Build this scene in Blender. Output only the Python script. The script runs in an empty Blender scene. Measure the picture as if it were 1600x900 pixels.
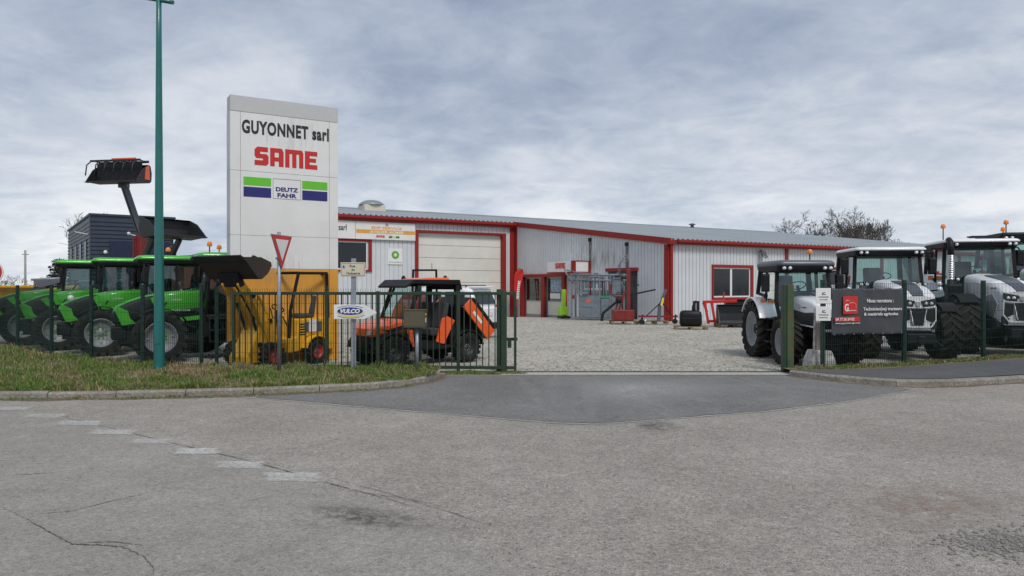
import bpy, math, random
from mathutils import Vector, Matrix, Euler
random.seed(7)
S = bpy.context.scene
COL = S.collection
PI = math.pi
R = math.radians
# ------------------------------------------------------------------ camera
cam_d = bpy.data.cameras.new('camera'); cam = bpy.data.objects.new('camera', cam_d); COL.objects.link(cam)
EYE = 1.7; FPX = 1150.0; HOR = 447.0
cam_d.sensor_width = 36; cam_d.lens = 36*FPX/1600
cam_d.clip_start = .05; cam_d.clip_end = 9000
cam.location = (0, 0, EYE)
cam.rotation_euler = (R(90)-math.atan((450-HOR)/FPX), 0, 0)
S.camera = cam
# ------------------------------------------------------------------ world: overcast sky
SUN_EL, SUN_AZ = R(50), R(158)      # azimuth clockwise from +Y
w = bpy.data.worlds.new('World'); S.world = w; w.use_nodes = True
nt = w.node_tree; N = nt.nodes; L = nt.links; N.clear()
def nd(nt_, t, **k):
    n = nt_.nodes.new(t)
    for a, b in k.items(): setattr(n, a, b)
    return n
def mth(nt_, op, a, b=None, c=None, clamp=False):
    n = nt_.nodes.new('ShaderNodeMath'); n.operation = op; n.use_clamp = clamp
    for i, v in enumerate((a, b, c)):
        if v is None: continue
        if isinstance(v, (int, float)): n.inputs[i].default_value = v
        else: nt_.links.new(v, n.inputs[i])
    return n.outputs[0]
def ramp(nt_, fac, stops, interp='LINEAR'):
    n = nt_.nodes.new('ShaderNodeValToRGB'); n.color_ramp.interpolation = interp
    e = n.color_ramp.elements
    while len(e) < len(stops): e.new(.5)
    for i, (p, c) in enumerate(stops):
        e[i].position = p
        e[i].color = (c[0], c[1], c[2], 1) if not isinstance(c, (int, float)) else (c, c, c, 1)
    nt_.links.new(fac, n.inputs[0]); return n.outputs[0]
def mixc(nt_, fac, a, b, mode='MIX'):
    n = nt_.nodes.new('ShaderNodeMix'); n.data_type = 'RGBA'; n.blend_type = mode
    for i, v in ((0, fac), (6, a), (7, b)):
        if isinstance(v, (int, float)): n.inputs[i].default_value = v
        elif isinstance(v, (tuple, list)): n.inputs[i].default_value = (v[0], v[1], v[2], 1)
        else: nt_.links.new(v, n.inputs[i])
    return n.outputs[2]
def noise(nt_, vec, scale, detail=4, rough=.55, dist=0.):
    n = nt_.nodes.new('ShaderNodeTexNoise')
    n.inputs['Scale'].default_value = scale; n.inputs['Detail'].default_value = detail
    n.inputs['Roughness'].default_value = rough; n.inputs['Distortion'].default_value = dist
    if vec is not None: nt_.links.new(vec, n.inputs['Vector'])
    return n.outputs[0]
sky = nd(nt, 'ShaderNodeTexSky', sky_type='NISHITA', sun_disc=False, sun_elevation=SUN_EL, sun_rotation=SUN_AZ)
tc = nd(nt, 'ShaderNodeTexCoord'); sp = nd(nt, 'ShaderNodeSeparateXYZ'); L.new(tc.outputs['Generated'], sp.inputs[0])
zc = mth(nt, 'MAXIMUM', sp.outputs[2], 0.0)
zz = mth(nt, 'ADD', zc, .21)
cb = nd(nt, 'ShaderNodeCombineXYZ'); L.new(mth(nt, 'DIVIDE', sp.outputs[0], zz), cb.inputs[0]); L.new(mth(nt, 'DIVIDE', sp.outputs[1], zz), cb.inputs[1])
cb.inputs[2].default_value = 3.7
big = noise(nt, cb.outputs[0], .50, 4, .5, .35)
fine = noise(nt, cb.outputs[0], 1.9, 9, .62, .35)
n3 = noise(nt, cb.outputs[0], 5.0, 7, .62, .6)
f = mth(nt, 'ADD', mth(nt, 'MULTIPLY', big, .50), mth(nt, 'ADD', mth(nt, 'MULTIPLY', fine, .33), mth(nt, 'MULTIPLY', n3, .17)))
cl = ramp(nt, f, [(.405, (.275, .335, .45)), (.46, (.345, .405, .515)), (.525, (.445, .50, .60)), (.61, (.62, .66, .725))])
hz = ramp(nt, zc, [(.0, 1.), (.09, .85), (.165, .30), (.26, .0)])
low = ramp(nt, f, [(.42, (.46, .53, .65)), (.49, (.64, .69, .76)), (.57, (.86, .88, .91))])
cl = mixc(nt, hz, cl, low)
# scale so that background strength .1 gives the colour above
sc = nd(nt, 'ShaderNodeVectorMath', operation='SCALE'); L.new(cl, sc.inputs[0]); sc.inputs['Scale'].default_value = 7.9
col = mixc(nt, .96, sky.outputs[0], sc.outputs[0])
bg = nd(nt, 'ShaderNodeBackground'); bg.inputs[1].default_value = .1; L.new(col, bg.inputs[0])
wo = nd(nt, 'ShaderNodeOutputWorld'); L.new(bg.outputs[0], wo.inputs[0])
# ------------------------------------------------------------------ sun behind cloud
sd = bpy.data.lights.new('sun', 'SUN'); sd.energy = 1.5; sd.angle = R(16); sd.color = (1, .96, .9)
so = bpy.data.objects.new('sun', sd); COL.objects.link(so)
sdir = Vector((math.sin(SUN_AZ)*math.cos(SUN_EL), math.cos(SUN_AZ)*math.cos(SUN_EL), math.sin(SUN_EL)))
so.rotation_euler = sdir.to_track_quat('Z', 'Y').to_euler()
S.view_settings.view_transform = 'Standard'; S.view_settings.look = 'None'; S.view_settings.gamma = 1
S.view_settings.exposure = 0.42
S.render.engine = 'CYCLES'
S.cycles.transparent_max_bounces = 24
# ------------------------------------------------------------------ materials
def M(name, c, rough=.55, metal=0., var=.12, scale=6., bump=0., bscale=60., dirt=0., dcol=(.16, .13, .10), dscale=2.2, coat=0., spec=None, stops=None):
    m = bpy.data.materials.new(name); m.use_nodes = True; t = m.node_tree; b = t.nodes['Principled BSDF']
    tcn = nd(t, 'ShaderNodeTexCoord'); o = tcn.outputs['Object']
    nz = noise(t, o, scale, 5, .6)
    k = ramp(t, nz, [(.25, tuple(x*(1-var) for x in c)), (.75, tuple(min(1, x*(1+var)) for x in c))])
    if dirt > 0:
        dn = noise(t, o, dscale, 7, .65, .4)
        k = mixc(t, mth(t, 'MULTIPLY', ramp(t, dn, [(.42, 0.), (.72, 1.)]), dirt), k, dcol)
    t.links.new(k, b.inputs['Base Color'])
    rr = mth(t, 'ADD', mth(t, 'MULTIPLY', mth(t, 'SUBTRACT', nz, .5), .25), rough, clamp=True)
    t.links.new(rr, b.inputs['Roughness'])
    b.inputs['Metallic'].default_value = metal
    if coat: b.inputs['Coat Weight'].default_value = coat; b.inputs['Coat Roughness'].default_value = .08
    if spec is not None: b.inputs['Specular IOR Level'].default_value = spec
    if bump:
        bn = nd(t, 'ShaderNodeBump'); bn.inputs['Strength'].default_value = bump; bn.inputs['Distance'].default_value = .01
        t.links.new(noise(t, o, bscale, 4, .6), bn.inputs['Height']); t.links.new(bn.outputs[0], b.inputs['Normal'])
    return m
def glassmat(name, tint, refl=.10):
    m = bpy.data.materials.new(name); m.use_nodes = True; t = m.node_tree; t.nodes.clear()
    tr = nd(t, 'ShaderNodeBsdfTransparent'); tr.inputs[0].default_value = (*tint, 1)
    gl = nd(t, 'ShaderNodeBsdfGlossy'); gl.inputs['Roughness'].default_value = .04; gl.inputs['Color'].default_value = (.85, .92, .92, 1)
    lw = nd(t, 'ShaderNodeFresnel'); lw.inputs[0].default_value = 1.5
    tcn = nd(t, 'ShaderNodeTexCoord')
    dn = noise(t, tcn.outputs['Object'], 1.6, 2, .5)
    bn = nd(t, 'ShaderNodeBump'); bn.inputs['Strength'].default_value = .03; bn.inputs['Distance'].default_value = .05
    t.links.new(dn, bn.inputs['Height']); t.links.new(bn.outputs[0], gl.inputs['Normal'])
    fac = mth(t, 'ADD', mth(t, 'MULTIPLY', lw.outputs[0], .9), mth(t, 'MULTIPLY', dn, refl), clamp=True)
    mx = nd(t, 'ShaderNodeMixShader'); t.links.new(fac, mx.inputs[0]); t.links.new(tr.outputs[0], mx.inputs[1]); t.links.new(gl.outputs[0], mx.inputs[2])
    o = nd(t, 'ShaderNodeOutputMaterial'); t.links.new(mx.outputs[0], o.inputs[0]); return m
MT = {}
MT['white_clad'] = M('white_clad', (.62, .645, .67), .5, var=.05, scale=.6, dirt=.3, dcol=(.42, .43, .44), dscale=.9)
MT['red'] = M('red_trim', (.27, .020, .016), .5, spec=.3, var=.12, dirt=.2, dcol=(.2, .04, .035))
MT['roof'] = M('roof_sheet', (.44, .475, .49), .5, metal=.1, var=.08, scale=.4, dirt=.4, dcol=(.28, .31, .33), dscale=.3)
MT['dark'] = M('dark_part', (.018, .019, .021), .5, spec=.22, var=.3)
MT['black'] = M('black_plastic', (.010, .011, .013), .48, spec=.22, var=.3, dirt=.25, dcol=(.035, .033, .03))
MT['tyre'] = M('tyre_rubber', (.013, .013, .014), .82, spec=.22, var=.3, scale=10, bump=.3, dirt=.35, dcol=(.055, .046, .036), dscale=4)
MT['lug'] = M('tyre_lug', (.030, .028, .025), .85, var=.3, scale=8, dirt=.4, dcol=(.085, .07, .052), dscale=5, spec=.2)
MT['rim_grey'] = M('rim_grey', (.27, .285, .30), .5, metal=.1, dirt=.5, dcol=(.12, .11, .10))
MT['rim_dark'] = M('rim_dark', (.03, .03, .033), .5, metal=.2)
MT['rim_red'] = M('rim_red', (.42, .03, .02), .5, dirt=.4)
MT['green'] = M('tractor_green', (.055, .42, .022), .3, var=.06, coat=.5, dirt=.1)
MT['lime'] = M('lime_paint', (.30, .62, .03), .45)
MT['white'] = M('white_paint', (.84, .85, .86), .35, var=.04, coat=.4, dirt=.15, dcol=(.5, .48, .45))
MT['sign_white'] = M('sign_white', (.76, .76, .745), .5, var=.03, scale=1.5, dirt=.3, dcol=(.55, .54, .49), dscale=1.0)
MT['silver'] = M('silver_paint', (.50, .51, .54), .35, metal=.3, var=.05)
MT['gunmetal'] = M('gunmetal', (.12, .13, .15), .4, metal=.3, var=.1)
MT['wire'] = M('wire_green', (.006, .028, .020), .6, var=.1)
MT['yellow'] = M('loader_yellow', (.78, .42, .015), .42, var=.1, dirt=.4, dcol=(.32, .18, .05))
MT['pyl_orange'] = M('pylon_orange', (.70, .33, .04), .5, var=.05, dirt=.2, dcol=(.5, .27, .07))
MT['orange'] = M('orange_paint', (.80, .105, .012), .35, var=.08, coat=.3)
MT['galv'] = M('galvanised', (.30, .33, .36), .45, metal=.45, var=.2, scale=14, dirt=.3, dcol=(.22, .23, .23))
MT['crush'] = M('crush_galvanised', (.20, .235, .27), .5, metal=.4, var=.25, scale=5, dirt=.35, dcol=(.15, .16, .17))
MT['teal'] = M('teal_pole', (.012, .14, .13), .35, var=.1, scale=3, coat=.2)
MT['fence'] = M('fence_green', (.006, .032, .024), .5, var=.2)
MT['gate'] = M('gate_green', (.011, .038, .019), .5, var=.25, dirt=.25, dcol=(.10, .07, .035))
MT['rust_green'] = M('rusty_green', (.035, .085, .035), .7, var=.3, dirt=.85, dcol=(.15, .075, .03), dscale=5, bump=.4)
MT['beacon'] = M('beacon_orange', (.85, .22, .01), .2, coat=.6)
MT['lamp'] = M('lamp_lens', (.75, .77, .78), .15, coat=.6)
MT['chrome'] = M('chrome', (.6, .6, .6), .22, metal=.9, var=.05)
MT['seat'] = M('seat_grey', (.05, .05, .055), .8)
MT['wood'] = M('pallet_wood', (.26, .18, .11), .8, var=.3, scale=14, dirt=.4, bump=.4)
MT['pwood'] = M('old_post_wood', (.33, .31, .27), .85, var=.25, scale=12, bump=.5, dirt=.4)
MT['conc'] = M('concrete', (.34, .33, .30), .85, var=.16, scale=5, bump=.5, bscale=50, dirt=.5, dcol=(.17, .16, .13), dscale=3)
MT['blockw'] = M('whitewashed_block', (.55, .54, .50), .85, var=.15, scale=8, bump=.7, dirt=.95, dcol=(.15, .14, .12), dscale=7)
MT['grille'] = M('grille_black', (.008, .009, .010), .4, bump=.8, bscale=200)
MT['navy'] = M('print_navy', (.018, .020, .16), .45, var=.04)
MT['blue'] = M('print_blue', (.012, .03, .25), .45, var=.04)
MT['pgreen'] = M('print_green', (.13, .52, .03), .45, var=.04)
MT['bpgreen'] = M('print_dark_green', (.02, .28, .12), .45, var=.04)
MT['pred'] = M('print_red', (.55, .022, .018), .45, var=.04)
MT['pblack'] = M('print_black', (.018, .02, .024), .5, var=.04)
MT['pyellow'] = M('print_yellow', (.78, .62, .08), .45, var=.04)
MT['porange'] = M('print_orange', (.72, .34, .05), .45, var=.04)
MT['cream'] = M('cream_plate', (.62, .57, .44), .5, var=.06)
MT['door_cream'] = M('door_cream', (.70, .69, .64), .5, var=.05, scale=1.3, dirt=.25, dcol=(.47, .43, .36), dscale=.8)
MT['ext_grey'] = M('anthracite_clad', (.045, .058, .085), .45, var=.12, scale=1, metal=.2)
MT['navy_panel'] = M('navy_panel', (.012, .018, .05), .3)
MT['glass'] = glassmat('cab_glass', (.58, .76, .72), .16)
MT['wglass'] = M('window_glass', (.012, .017, .022), .12, var=.3, scale=1.5, spec=.5)
MT['banner'] = M('banner_vinyl', (.052, .055, .062), .55, var=.15, scale=2, bump=.5, bscale=3)
MT['olive'] = M('mailbox_olive', (.085, .075, .042), .5, var=.15, dirt=.3)
MT['bark'] = M('bark', (.075, .063, .054), .9, var=.3, scale=20)
MT['bark_far'] = M('bark_far', (.10, .09, .085), .9, var=.2)
MT['conifer'] = M('conifer_needles', (.014, .026, .018), .8, var=.5, scale=4)
MT['bucket'] = M('bucket_black', (.018, .020, .024), .5, var=.3, scale=4, dirt=.35, dcol=(.05, .045, .04))
MT['bucket_in'] = M('bucket_worn', (.030, .024, .020), .75, var=.3, dirt=.3, dcol=(.07, .045, .03))
MT['poster'] = M('poster', (.25, .35, .45), .4, var=.9, scale=7)
MT['trim_red2'] = M('machine_red', (.20, .012, .012), .45, var=.2, dirt=.2)
MT['rusty'] = M('rust_red_roof', (.23, .06, .045), .6, var=.2)
MT['bwhite'] = M('far_white', (.6, .62, .64), .7)
# ------------------------------------------------------------------ mesh builder
class MB:
    def __init__(s): s.v = []; s.f = []; s.m = []; s.sm = []
    def add(s, vs, fs, m=0, smooth=False):
        o = len(s.v); s.v += [tuple(v) for v in vs]
        for f_ in fs: s.f.append([o+i for i in f_]); s.m.append(m); s.sm.append(smooth)
        return s
    def box(s, c, d, rot=None, m=0):
        hx, hy, hz_ = d[0]/2, d[1]/2, d[2]/2
        vs = [Vector((x, y, z)) for x in (-hx, hx) for y in (-hy, hy) for z in (-hz_, hz_)]
        if rot:
            mt = Euler(rot).to_matrix(); vs = [mt @ v for v in vs]
        vs = [v+Vector(c) for v in vs]
        return s.add(vs, [(0, 1, 3, 2), (4, 6, 7, 5), (0, 4, 5, 1), (2, 3, 7, 6), (0, 2, 6, 4), (1, 5, 7, 3)], m)
    def bb(s, x0, x1, y0, y1, z0, z1, m=0): return s.box(((x0+x1)/2, (y0+y1)/2, (z0+z1)/2), (abs(x1-x0), abs(y1-y0), abs(z1-z0)), None, m)
    def bar(s, p, q, w_, h=None, m=0, up=(0, 0, 1)):
        p = Vector(p); q = Vector(q); d = (q-p)
        if d.length < 1e-6: return s
        d.normalize(); u = Vector(up)
        if abs(d.dot(u)) > .98: u = Vector((0, 1, 0))
        a = d.cross(u).normalized(); b = a.cross(d).normalized(); h = h or w_
        a = a*(w_/2); b = b*(h/2)
        vs = [p-a-b, p+a-b, p+a+b, p-a+b, q-a-b, q+a-b, q+a+b, q-a+b]
        return s.add(vs, [(3, 2, 1, 0), (4, 5, 6, 7), (0, 1, 5, 4), (1, 2, 6, 5), (2, 3, 7, 6), (3, 0, 4, 7)], m)
    def tube(s, pts, r, n=8, m=0, smooth=True, r2=None):
        pts = [Vector(p) for p in pts]; k = len(pts); rings = []
        for i, p in enumerate(pts):
            d = (pts[min(i+1, k-1)]-pts[max(i-1, 0)]).normalized()
            u = Vector((0, 0, 1)) if abs(d.z) < .9 else Vector((1, 0, 0))
            a = d.cross(u).normalized(); b = d.cross(a).normalized()
            rr = r if r2 is None else r+(r2-r)*i/(k-1)
            rings.append([p+a*math.cos(2*PI*j/n)*rr+b*math.sin(2*PI*j/n)*rr for j in range(n)])
        vs = [v for rg in rings for v in rg]; fs = []
        for i in range(k-1):
            for j in range(n): fs.append((i*n+j, i*n+(j+1) % n, (i+1)*n+(j+1) % n, (i+1)*n+j))
        s.add(vs, fs, m, smooth)
        o = len(s.v)-len(vs)
        s.f.append([o+j for j in range(n)][::-1]); s.m.append(m); s.sm.append(False)
        s.f.append([o+(k-1)*n+j for j in range(n)]); s.m.append(m); s.sm.append(False)
        return s
    def lathe(s, prof, n=24, m=0, axis='y', c=(0, 0, 0), smooth=True):
        # prof: (radius, along); m int or list per segment
        vs = []
        for (r_, a) in prof:
            for j in range(n):
                t = 2*PI*j/n; x, z = r_*math.cos(t), r_*math.sin(t)
                p = (x, a, z) if axis == 'y' else ((x, z, a) if axis == 'z' else (a, x, z))
                vs.append((p[0]+c[0], p[1]+c[1], p[2]+c[2]))
        for i in range(len(prof)-1):
            fs = [(i*n+j, i*n+(j+1) % n, (i+1)*n+(j+1) % n, (i+1)*n+j) for j in range(n)]
            if i == 0: s.add(vs, fs, m if isinstance(m, int) else m[0], smooth); base = len(s.v)-len(vs)
            else:
                for f_ in fs: s.f.append([base+q for q in f_]); s.m.append(m if isinstance(m, int) else m[i]); s.sm.append(smooth)
        return s
    def prism(s, poly, plane, a0, a1, m=0, smooth=False):
        # poly 2D points in plane ('xz','xy','yz'), extruded a0..a1 along the third axis
        def P(p, a): return (p[0], a, p[1]) if plane == 'xz' else ((p[0], p[1], a) if plane == 'xy' else (a, p[0], p[1]))
        n = len(poly); vs = [P(p, a0) for p in poly]+[P(p, a1) for p in poly]
        fs = [tuple(range(n)), tuple(range(2*n-1, n-1, -1))]+[(i, i+n, (i+1) % n+n, (i+1) % n) for i in range(n)]
        return s.add(vs, fs, m, smooth)
    def loft(s, secs, m=0, smooth=True, cap=True):
        n = len(secs[0]); vs = [v for c in secs for v in c]; fs = []
        for i in range(len(secs)-1):
            for j in range(n): fs.append((i*n+j, i*n+(j+1) % n, (i+1)*n+(j+1) % n, (i+1)*n+j))
        s.add(vs, fs, m, smooth); o = len(s.v)-len(vs)
        if cap:
            s.f.append([o+j for j in range(n)][::-1]); s.m.append(m); s.sm.append(False)
            s.f.append([o+(len(secs)-1)*n+j for j in range(n)]); s.m.append(m); s.sm.append(False)
        return s
    def sphere(s, c, r, m=0, nu=10, nv=7, sc=(1, 1, 1)):
        pr = [(max(1e-4, math.sin(PI*i/nv)), -math.cos(PI*i/nv)) for i in range(nv+1)]
        vs = []
        for (a, h) in pr:
            for j in range(nu):
                t = 2*PI*j/nu; vs.append((c[0]+r*a*math.cos(t)*sc[0], c[1]+r*a*math.sin(t)*sc[1], c[2]+r*h*sc[2]))
        fs = [(i*nu+j, i*nu+(j+1) % nu, (i+1)*nu+(j+1) % nu, (i+1)*nu+j) for i in range(nv) for j in range(nu)]
        return s.add(vs, fs, m, True)
    def arc(s, cx, cz, r, a0, a1, y0, y1, th, n=10, m=0):
        # curved plate round the y axis, angles in degrees from +x towards +z
        secs = []
        for i in range(n+1):
            a = R(a0+(a1-a0)*i/n); ca, sa = math.cos(a), math.sin(a)
            secs.append([(cx+ca*r, y0, cz+sa*r), (cx+ca*r, y1, cz+sa*r), (cx+ca*(r+th), y1, cz+sa*(r+th)), (cx+ca*(r+th), y0, cz+sa*(r+th))])
        return s.loft(secs, m, False)
    def mesh(s, name, mats):
        me = bpy.data.meshes.new(name); me.from_pydata(s.v, [], s.f)
        for x in mats: me.materials.append(MT[x] if isinstance(x, str) else x)
        me.polygons.foreach_set('material_index', s.m); me.polygons.foreach_set('use_smooth', s.sm)
        me.update(); return me
    def build(s, name, mats, parent=None, bev=0., loc=None, recalc=True):
        if isinstance(mats, str) or not isinstance(mats, (list, tuple)): mats = [mats]
        me = s.mesh(name, mats)
        if recalc:
            import bmesh
            bm = bmesh.new(); bm.from_mesh(me); bmesh.ops.recalc_face_normals(bm, faces=bm.faces); bm.to_mesh(me); bm.free()
        o = bpy.data.objects.new(name, me); COL.objects.link(o)
        if parent: o.parent = parent
        if loc: o.location = loc
        if bev:
            b = o.modifiers.new('bevel', 'BEVEL'); b.width = bev; b.segments = 2; b.limit_method = 'ANGLE'; b.angle_limit = R(40)
        return o
def tag(o, label=None, cat=None, group=None, kind=None):
    for k, v in (('label', label), ('category', cat), ('group', group), ('kind', kind)):
        if v: o[k] = v
    return o
def thing(name, label, cat, loc=(0, 0, 0), rz=0., group=None):
    o = bpy.data.objects.new(name, None); o.empty_display_size = .1; COL.objects.link(o)
    o.location = loc; o.rotation_euler = (0, 0, rz); return tag(o, label, cat, group)
def struct(name, loc=(0, 0, 0), rz=0.):
    o = bpy.data.objects.new(name, None); o.empty_display_size = .1; COL.objects.link(o)
    o.location = loc; o.rotation_euler = (0, 0, rz); o['kind'] = 'structure'; return o
def share(name, me, parent, loc=(0, 0, 0), rot=(0, 0, 0)):
    o = bpy.data.objects.new(name, me); COL.objects.link(o); o.parent = parent; o.location = loc; o.rotation_euler = rot; return o
def kids(o): return [c for c in bpy.data.objects if c.parent == o]
def copy_tree(o, parent=None, ch=None):
    if ch is None:
        ch = {}
        for c in bpy.data.objects:
            if c.parent: ch.setdefault(c.parent.name, []).append(c)
    c = o.copy(); COL.objects.link(c); c.parent = parent
    for k in ch.get(o.name, []): copy_tree(k, c, ch)
    return c
def heading(x, y): return math.atan2(y, x)
def G(u, v, z=0.):
    Y = (EYE-z)*FPX/(v-HOR); return ((u-800)/FPX*Y, Y)
def text(name, s, wd, ht, mat, parent, x, z, y, face='-y', bold=0., ext=.003, shear=0., space=1., align='C'):
    cu = bpy.data.curves.new(name, 'FONT'); cu.body = s; cu.offset = bold; cu.extrude = ext; cu.shear = shear; cu.space_character = space; cu.resolution_u = 3
    ob = bpy.data.objects.new('tmp', cu); COL.objects.link(ob)
    dg = bpy.context.evaluated_depsgraph_get(); me = bpy.data.meshes.new_from_object(ob.evaluated_get(dg))
    bpy.data.objects.remove(ob); bpy.data.curves.remove(cu)
    xs = [v.co.x for v in me.vertices]; ys = [v.co.y for v in me.vertices]
    x0, x1, y0, y1 = min(xs), max(xs), min(ys), max(ys)
    for v in me.vertices:
        a = (v.co.x-x0)/(x1-x0)*wd; b = (v.co.y-y0)/(y1-y0)*ht; c = v.co.z
        if face == '-y': v.co = (x+a, y-c, z+b)
        elif face == '+y': v.co = (x-a, y+c, z+b)
        elif face == '+x': v.co = (y+c, x+a, z+b)
        elif face == '-x': v.co = (y-c, x-a, z+b)
    me.materials.clear(); me.materials.append(MT[mat])
    o = bpy.data.objects.new(name, me); COL.objects.link(o); o.parent = parent; return o
# ------------------------------------------------------------------ ground materials
def groundmat(name, c1, c2, agg, aggscale, bump, patch=None, rough=.9, patches=.5):
    m = bpy.data.materials.new(name); m.use_nodes = True; t = m.node_tree; b = t.nodes['Principled BSDF']
    o = nd(t, 'ShaderNodeTexCoord').outputs['Object']
    vo = nd(t, 'ShaderNodeTexVoronoi'); vo.inputs['Scale'].default_value = aggscale; t.links.new(o, vo.inputs['Vector'])
    sv = nd(t, 'ShaderNodeSeparateColor'); t.links.new(vo.outputs['Color'], sv.inputs[0])
    vo2 = nd(t, 'ShaderNodeTexVoronoi'); vo2.inputs['Scale'].default_value = aggscale*.37; t.links.new(o, vo2.inputs['Vector'])
    sv2 = nd(t, 'ShaderNodeSeparateColor'); t.links.new(vo2.outputs['Color'], sv2.inputs[0])
    large = noise(t, o, .45, 7, .65, .6); mid = noise(t, o, 2.6, 8, .78, .5)
    base = mixc(t, ramp(t, large, [(.36, 0.), (.64, 1.)]), c1, c2)
    base = mixc(t, mth(t, 'MULTIPLY', ramp(t, mid, [(.35, 0.), (.7, 1.)]), patches), base, tuple(x*.72 for x in c1))
    g = mth(t, 'ADD', mth(t, 'MULTIPLY', sv.outputs[0], .62), mth(t, 'MULTIPLY', sv2.outputs[0], .38))
    sp_ = ramp(t, g, [(.0, 1-agg), (.22, 1-agg*.35), (.75, 1+agg*.25), (1., 1+agg*.9)])
    k = mixc(t, 1., base, sp_, 'MULTIPLY')
    t.links.new(k, b.inputs['Base Color']); b.inputs['Roughness'].default_value = rough
    b.inputs['Specular IOR Level'].default_value = .25
    bn = nd(t, 'ShaderNodeBump'); bn.inputs['Strength'].default_value = bump; bn.inputs['Distance'].default_value = .012
    hh = mth(t, 'ADD', vo.outputs['Distance'], mth(t, 'MULTIPLY', noise(t, o, aggscale*2.2, 3, .6), .5))
    t.links.new(hh, bn.inputs['Height']); t.links.new(bn.outputs[0], b.inputs['Normal'])
    MT[name] = m; return m
groundmat('road_chipping', (.345, .315, .275), (.43, .395, .348),   .66, 105, .7, patches=.6)
groundmat('old_road', (.305, .284, .254), (.375, .35, .315), .48, 105, .5, patches=.55)
groundmat('apron_asphalt', (.188, .182, .174), (.245, .238, .226), .52, 95, .5)
groundmat('pave_asphalt', (.10, .102, .108), (.135, .136, .14), .4, 90, .4)
groundmat('gravel', (.40, .372, .315), (.50, .468, .40), .75, 26, .9)
groundmat('soil', (.15, .12, .08), (.22, .18, .12), .5, 30, .8)
groundmat('field', (.10, .12, .05), (.14, .14, .07), .3, 2, .1)
groundmat('kerb_conc', (.23, .21, .172), (.34, .315, .275), .45, 40, .7)
groundmat('strip_conc', (.42, .40, .36), (.50, .48, .44), .3, 50, .4)
def wornmat(name, c, lo, hi, scale, wave=None, soft=False, box=False, stretch=None):
    m = bpy.data.materials.new(name); m.use_nodes = True; t = m.node_tree; b = t.nodes['Principled BSDF']
    o = nd(t, 'ShaderNodeTexCoord').outputs['Object']
    b.inputs['Base Color'].default_value = (*c, 1); b.inputs['Roughness'].default_value = .9
    if stretch:
        vm = nd(t, 'ShaderNodeVectorMath', operation='MULTIPLY'); t.links.new(o, vm.inputs[0]); vm.inputs[1].default_value = stretch; o = vm.outputs[0]
    n1 = noise(t, o, scale, 6, .75); n2 = noise(t, o, 1.7, 3, .6)
    f_ = mth(t, 'ADD', mth(t, 'MULTIPLY', n1, .65), mth(t, 'MULTIPLY', n2, .35))
    a = ramp(t, f_, [(lo, 0.), (hi, .85)])
    if wave:
        uv = nd(t, 'ShaderNodeUVMap').outputs[0]
        wv = nd(t, 'ShaderNodeTexWave', wave_type='BANDS'); wv.inputs['Scale'].default_value = wave; wv.inputs['Distortion'].default_value = 1.2
        t.links.new(uv, wv.inputs['Vector'])
        sx = nd(t, 'ShaderNodeSeparateXYZ'); t.links.new(uv, sx.inputs[0])
        edge = mth(t, 'MULTIPLY', mth(t, 'MULTIPLY', sx.outputs[1], mth(t, 'SUBTRACT', 1., sx.outputs[1])), 4.)
        a = mth(t, 'MULTIPLY', mth(t, 'MULTIPLY', a, ramp(t, wv.outputs[1], [(.3, .05), (.8, 1.)])), edge)
    if soft:
        uv = nd(t, 'ShaderNodeUVMap').outputs[0]; vd = nd(t, 'ShaderNodeVectorMath', operation='DISTANCE'); t.links.new(uv, vd.inputs[0]); vd.inputs[1].default_value = (.5, .5, 0)
        rr = mth(t, 'ADD', vd.outputs['Value'], mth(t, 'MULTIPLY', mth(t, 'SUBTRACT', n2, .5), .35))
        a = mth(t, 'MULTIPLY', a, ramp(t, rr, [(.12, 1.), (.46, 0.)]))
    if box:
        uv = nd(t, 'ShaderNodeUVMap').outputs[0]; sx = nd(t, 'ShaderNodeSeparateXYZ'); t.links.new(uv, sx.inputs[0])
        e = mth(t, 'MINIMUM', mth(t, 'MINIMUM', sx.outputs[0], mth(t, 'SUBTRACT', 1., sx.outputs[0])), mth(t, 'MINIMUM', sx.outputs[1], mth(t, 'SUBTRACT', 1., sx.outputs[1])))
        e = mth(t, 'ADD', e, mth(t, 'MULTIPLY', mth(t, 'SUBTRACT', noise(t, o, 7., 6, .75), .5), .6))
        a = mth(t, 'MULTIPLY', a, ramp(t, e, [(-.0, 0.), (.14, 1.)]))
    t.links.new(a, b.inputs['Alpha']); MT[name] = m; return m
wornmat('worn_white', (.58, .57, .535), .32, .60, 26, box=True)
wornmat('wall_streaks', (.20, .175, .15), .47, .70, 5, soft=True, stretch=(1.6, 1.6, .22))
wornmat('dust', (.42, .41, .39), .30, .62, 12, soft=True)
wornmat('dust_line', (.42, .41, .39), .30, .62, 12)
wornmat('dust_track', (.44, .43, .40), .34, .70, 10, 7.5)
wornmat('dark_stain', (.075, .072, .07), .42, .62, 9, soft=True)
wornmat('pink_stain', (.33, .24, .20), .44, .66, 6, soft=True)
wornmat('debris', (.12, .085, .055), .40, .50, 16)
wornmat('dirt_edge', (.19, .13, .085), .36, .56, 9)
wornmat('rain_streak', (.15, .135, .12), .34, .66, 7)
def sheet(name, poly, z, mat, parent=None):
    mb = MB(); mb.add([(x, y, z) for x, y in poly], [tuple(range(len(poly)))])
    o = mb.build(name, mat, parent, recalc=False)
    if not parent: o['kind'] = 'structure'
    return o
def ccw(p):
    a = sum(p[i][0]*p[(i+1) % len(p)][1]-p[(i+1) % len(p)][0]*p[i][1] for i in range(len(p)))
    return p if a > 0 else p[::-1]
# terrain to the horizon
sheet('ground', [(-4000, -3000), (4000, -3000), (4000, 6000), (-4000, 6000)], -.5, 'field')
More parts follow.
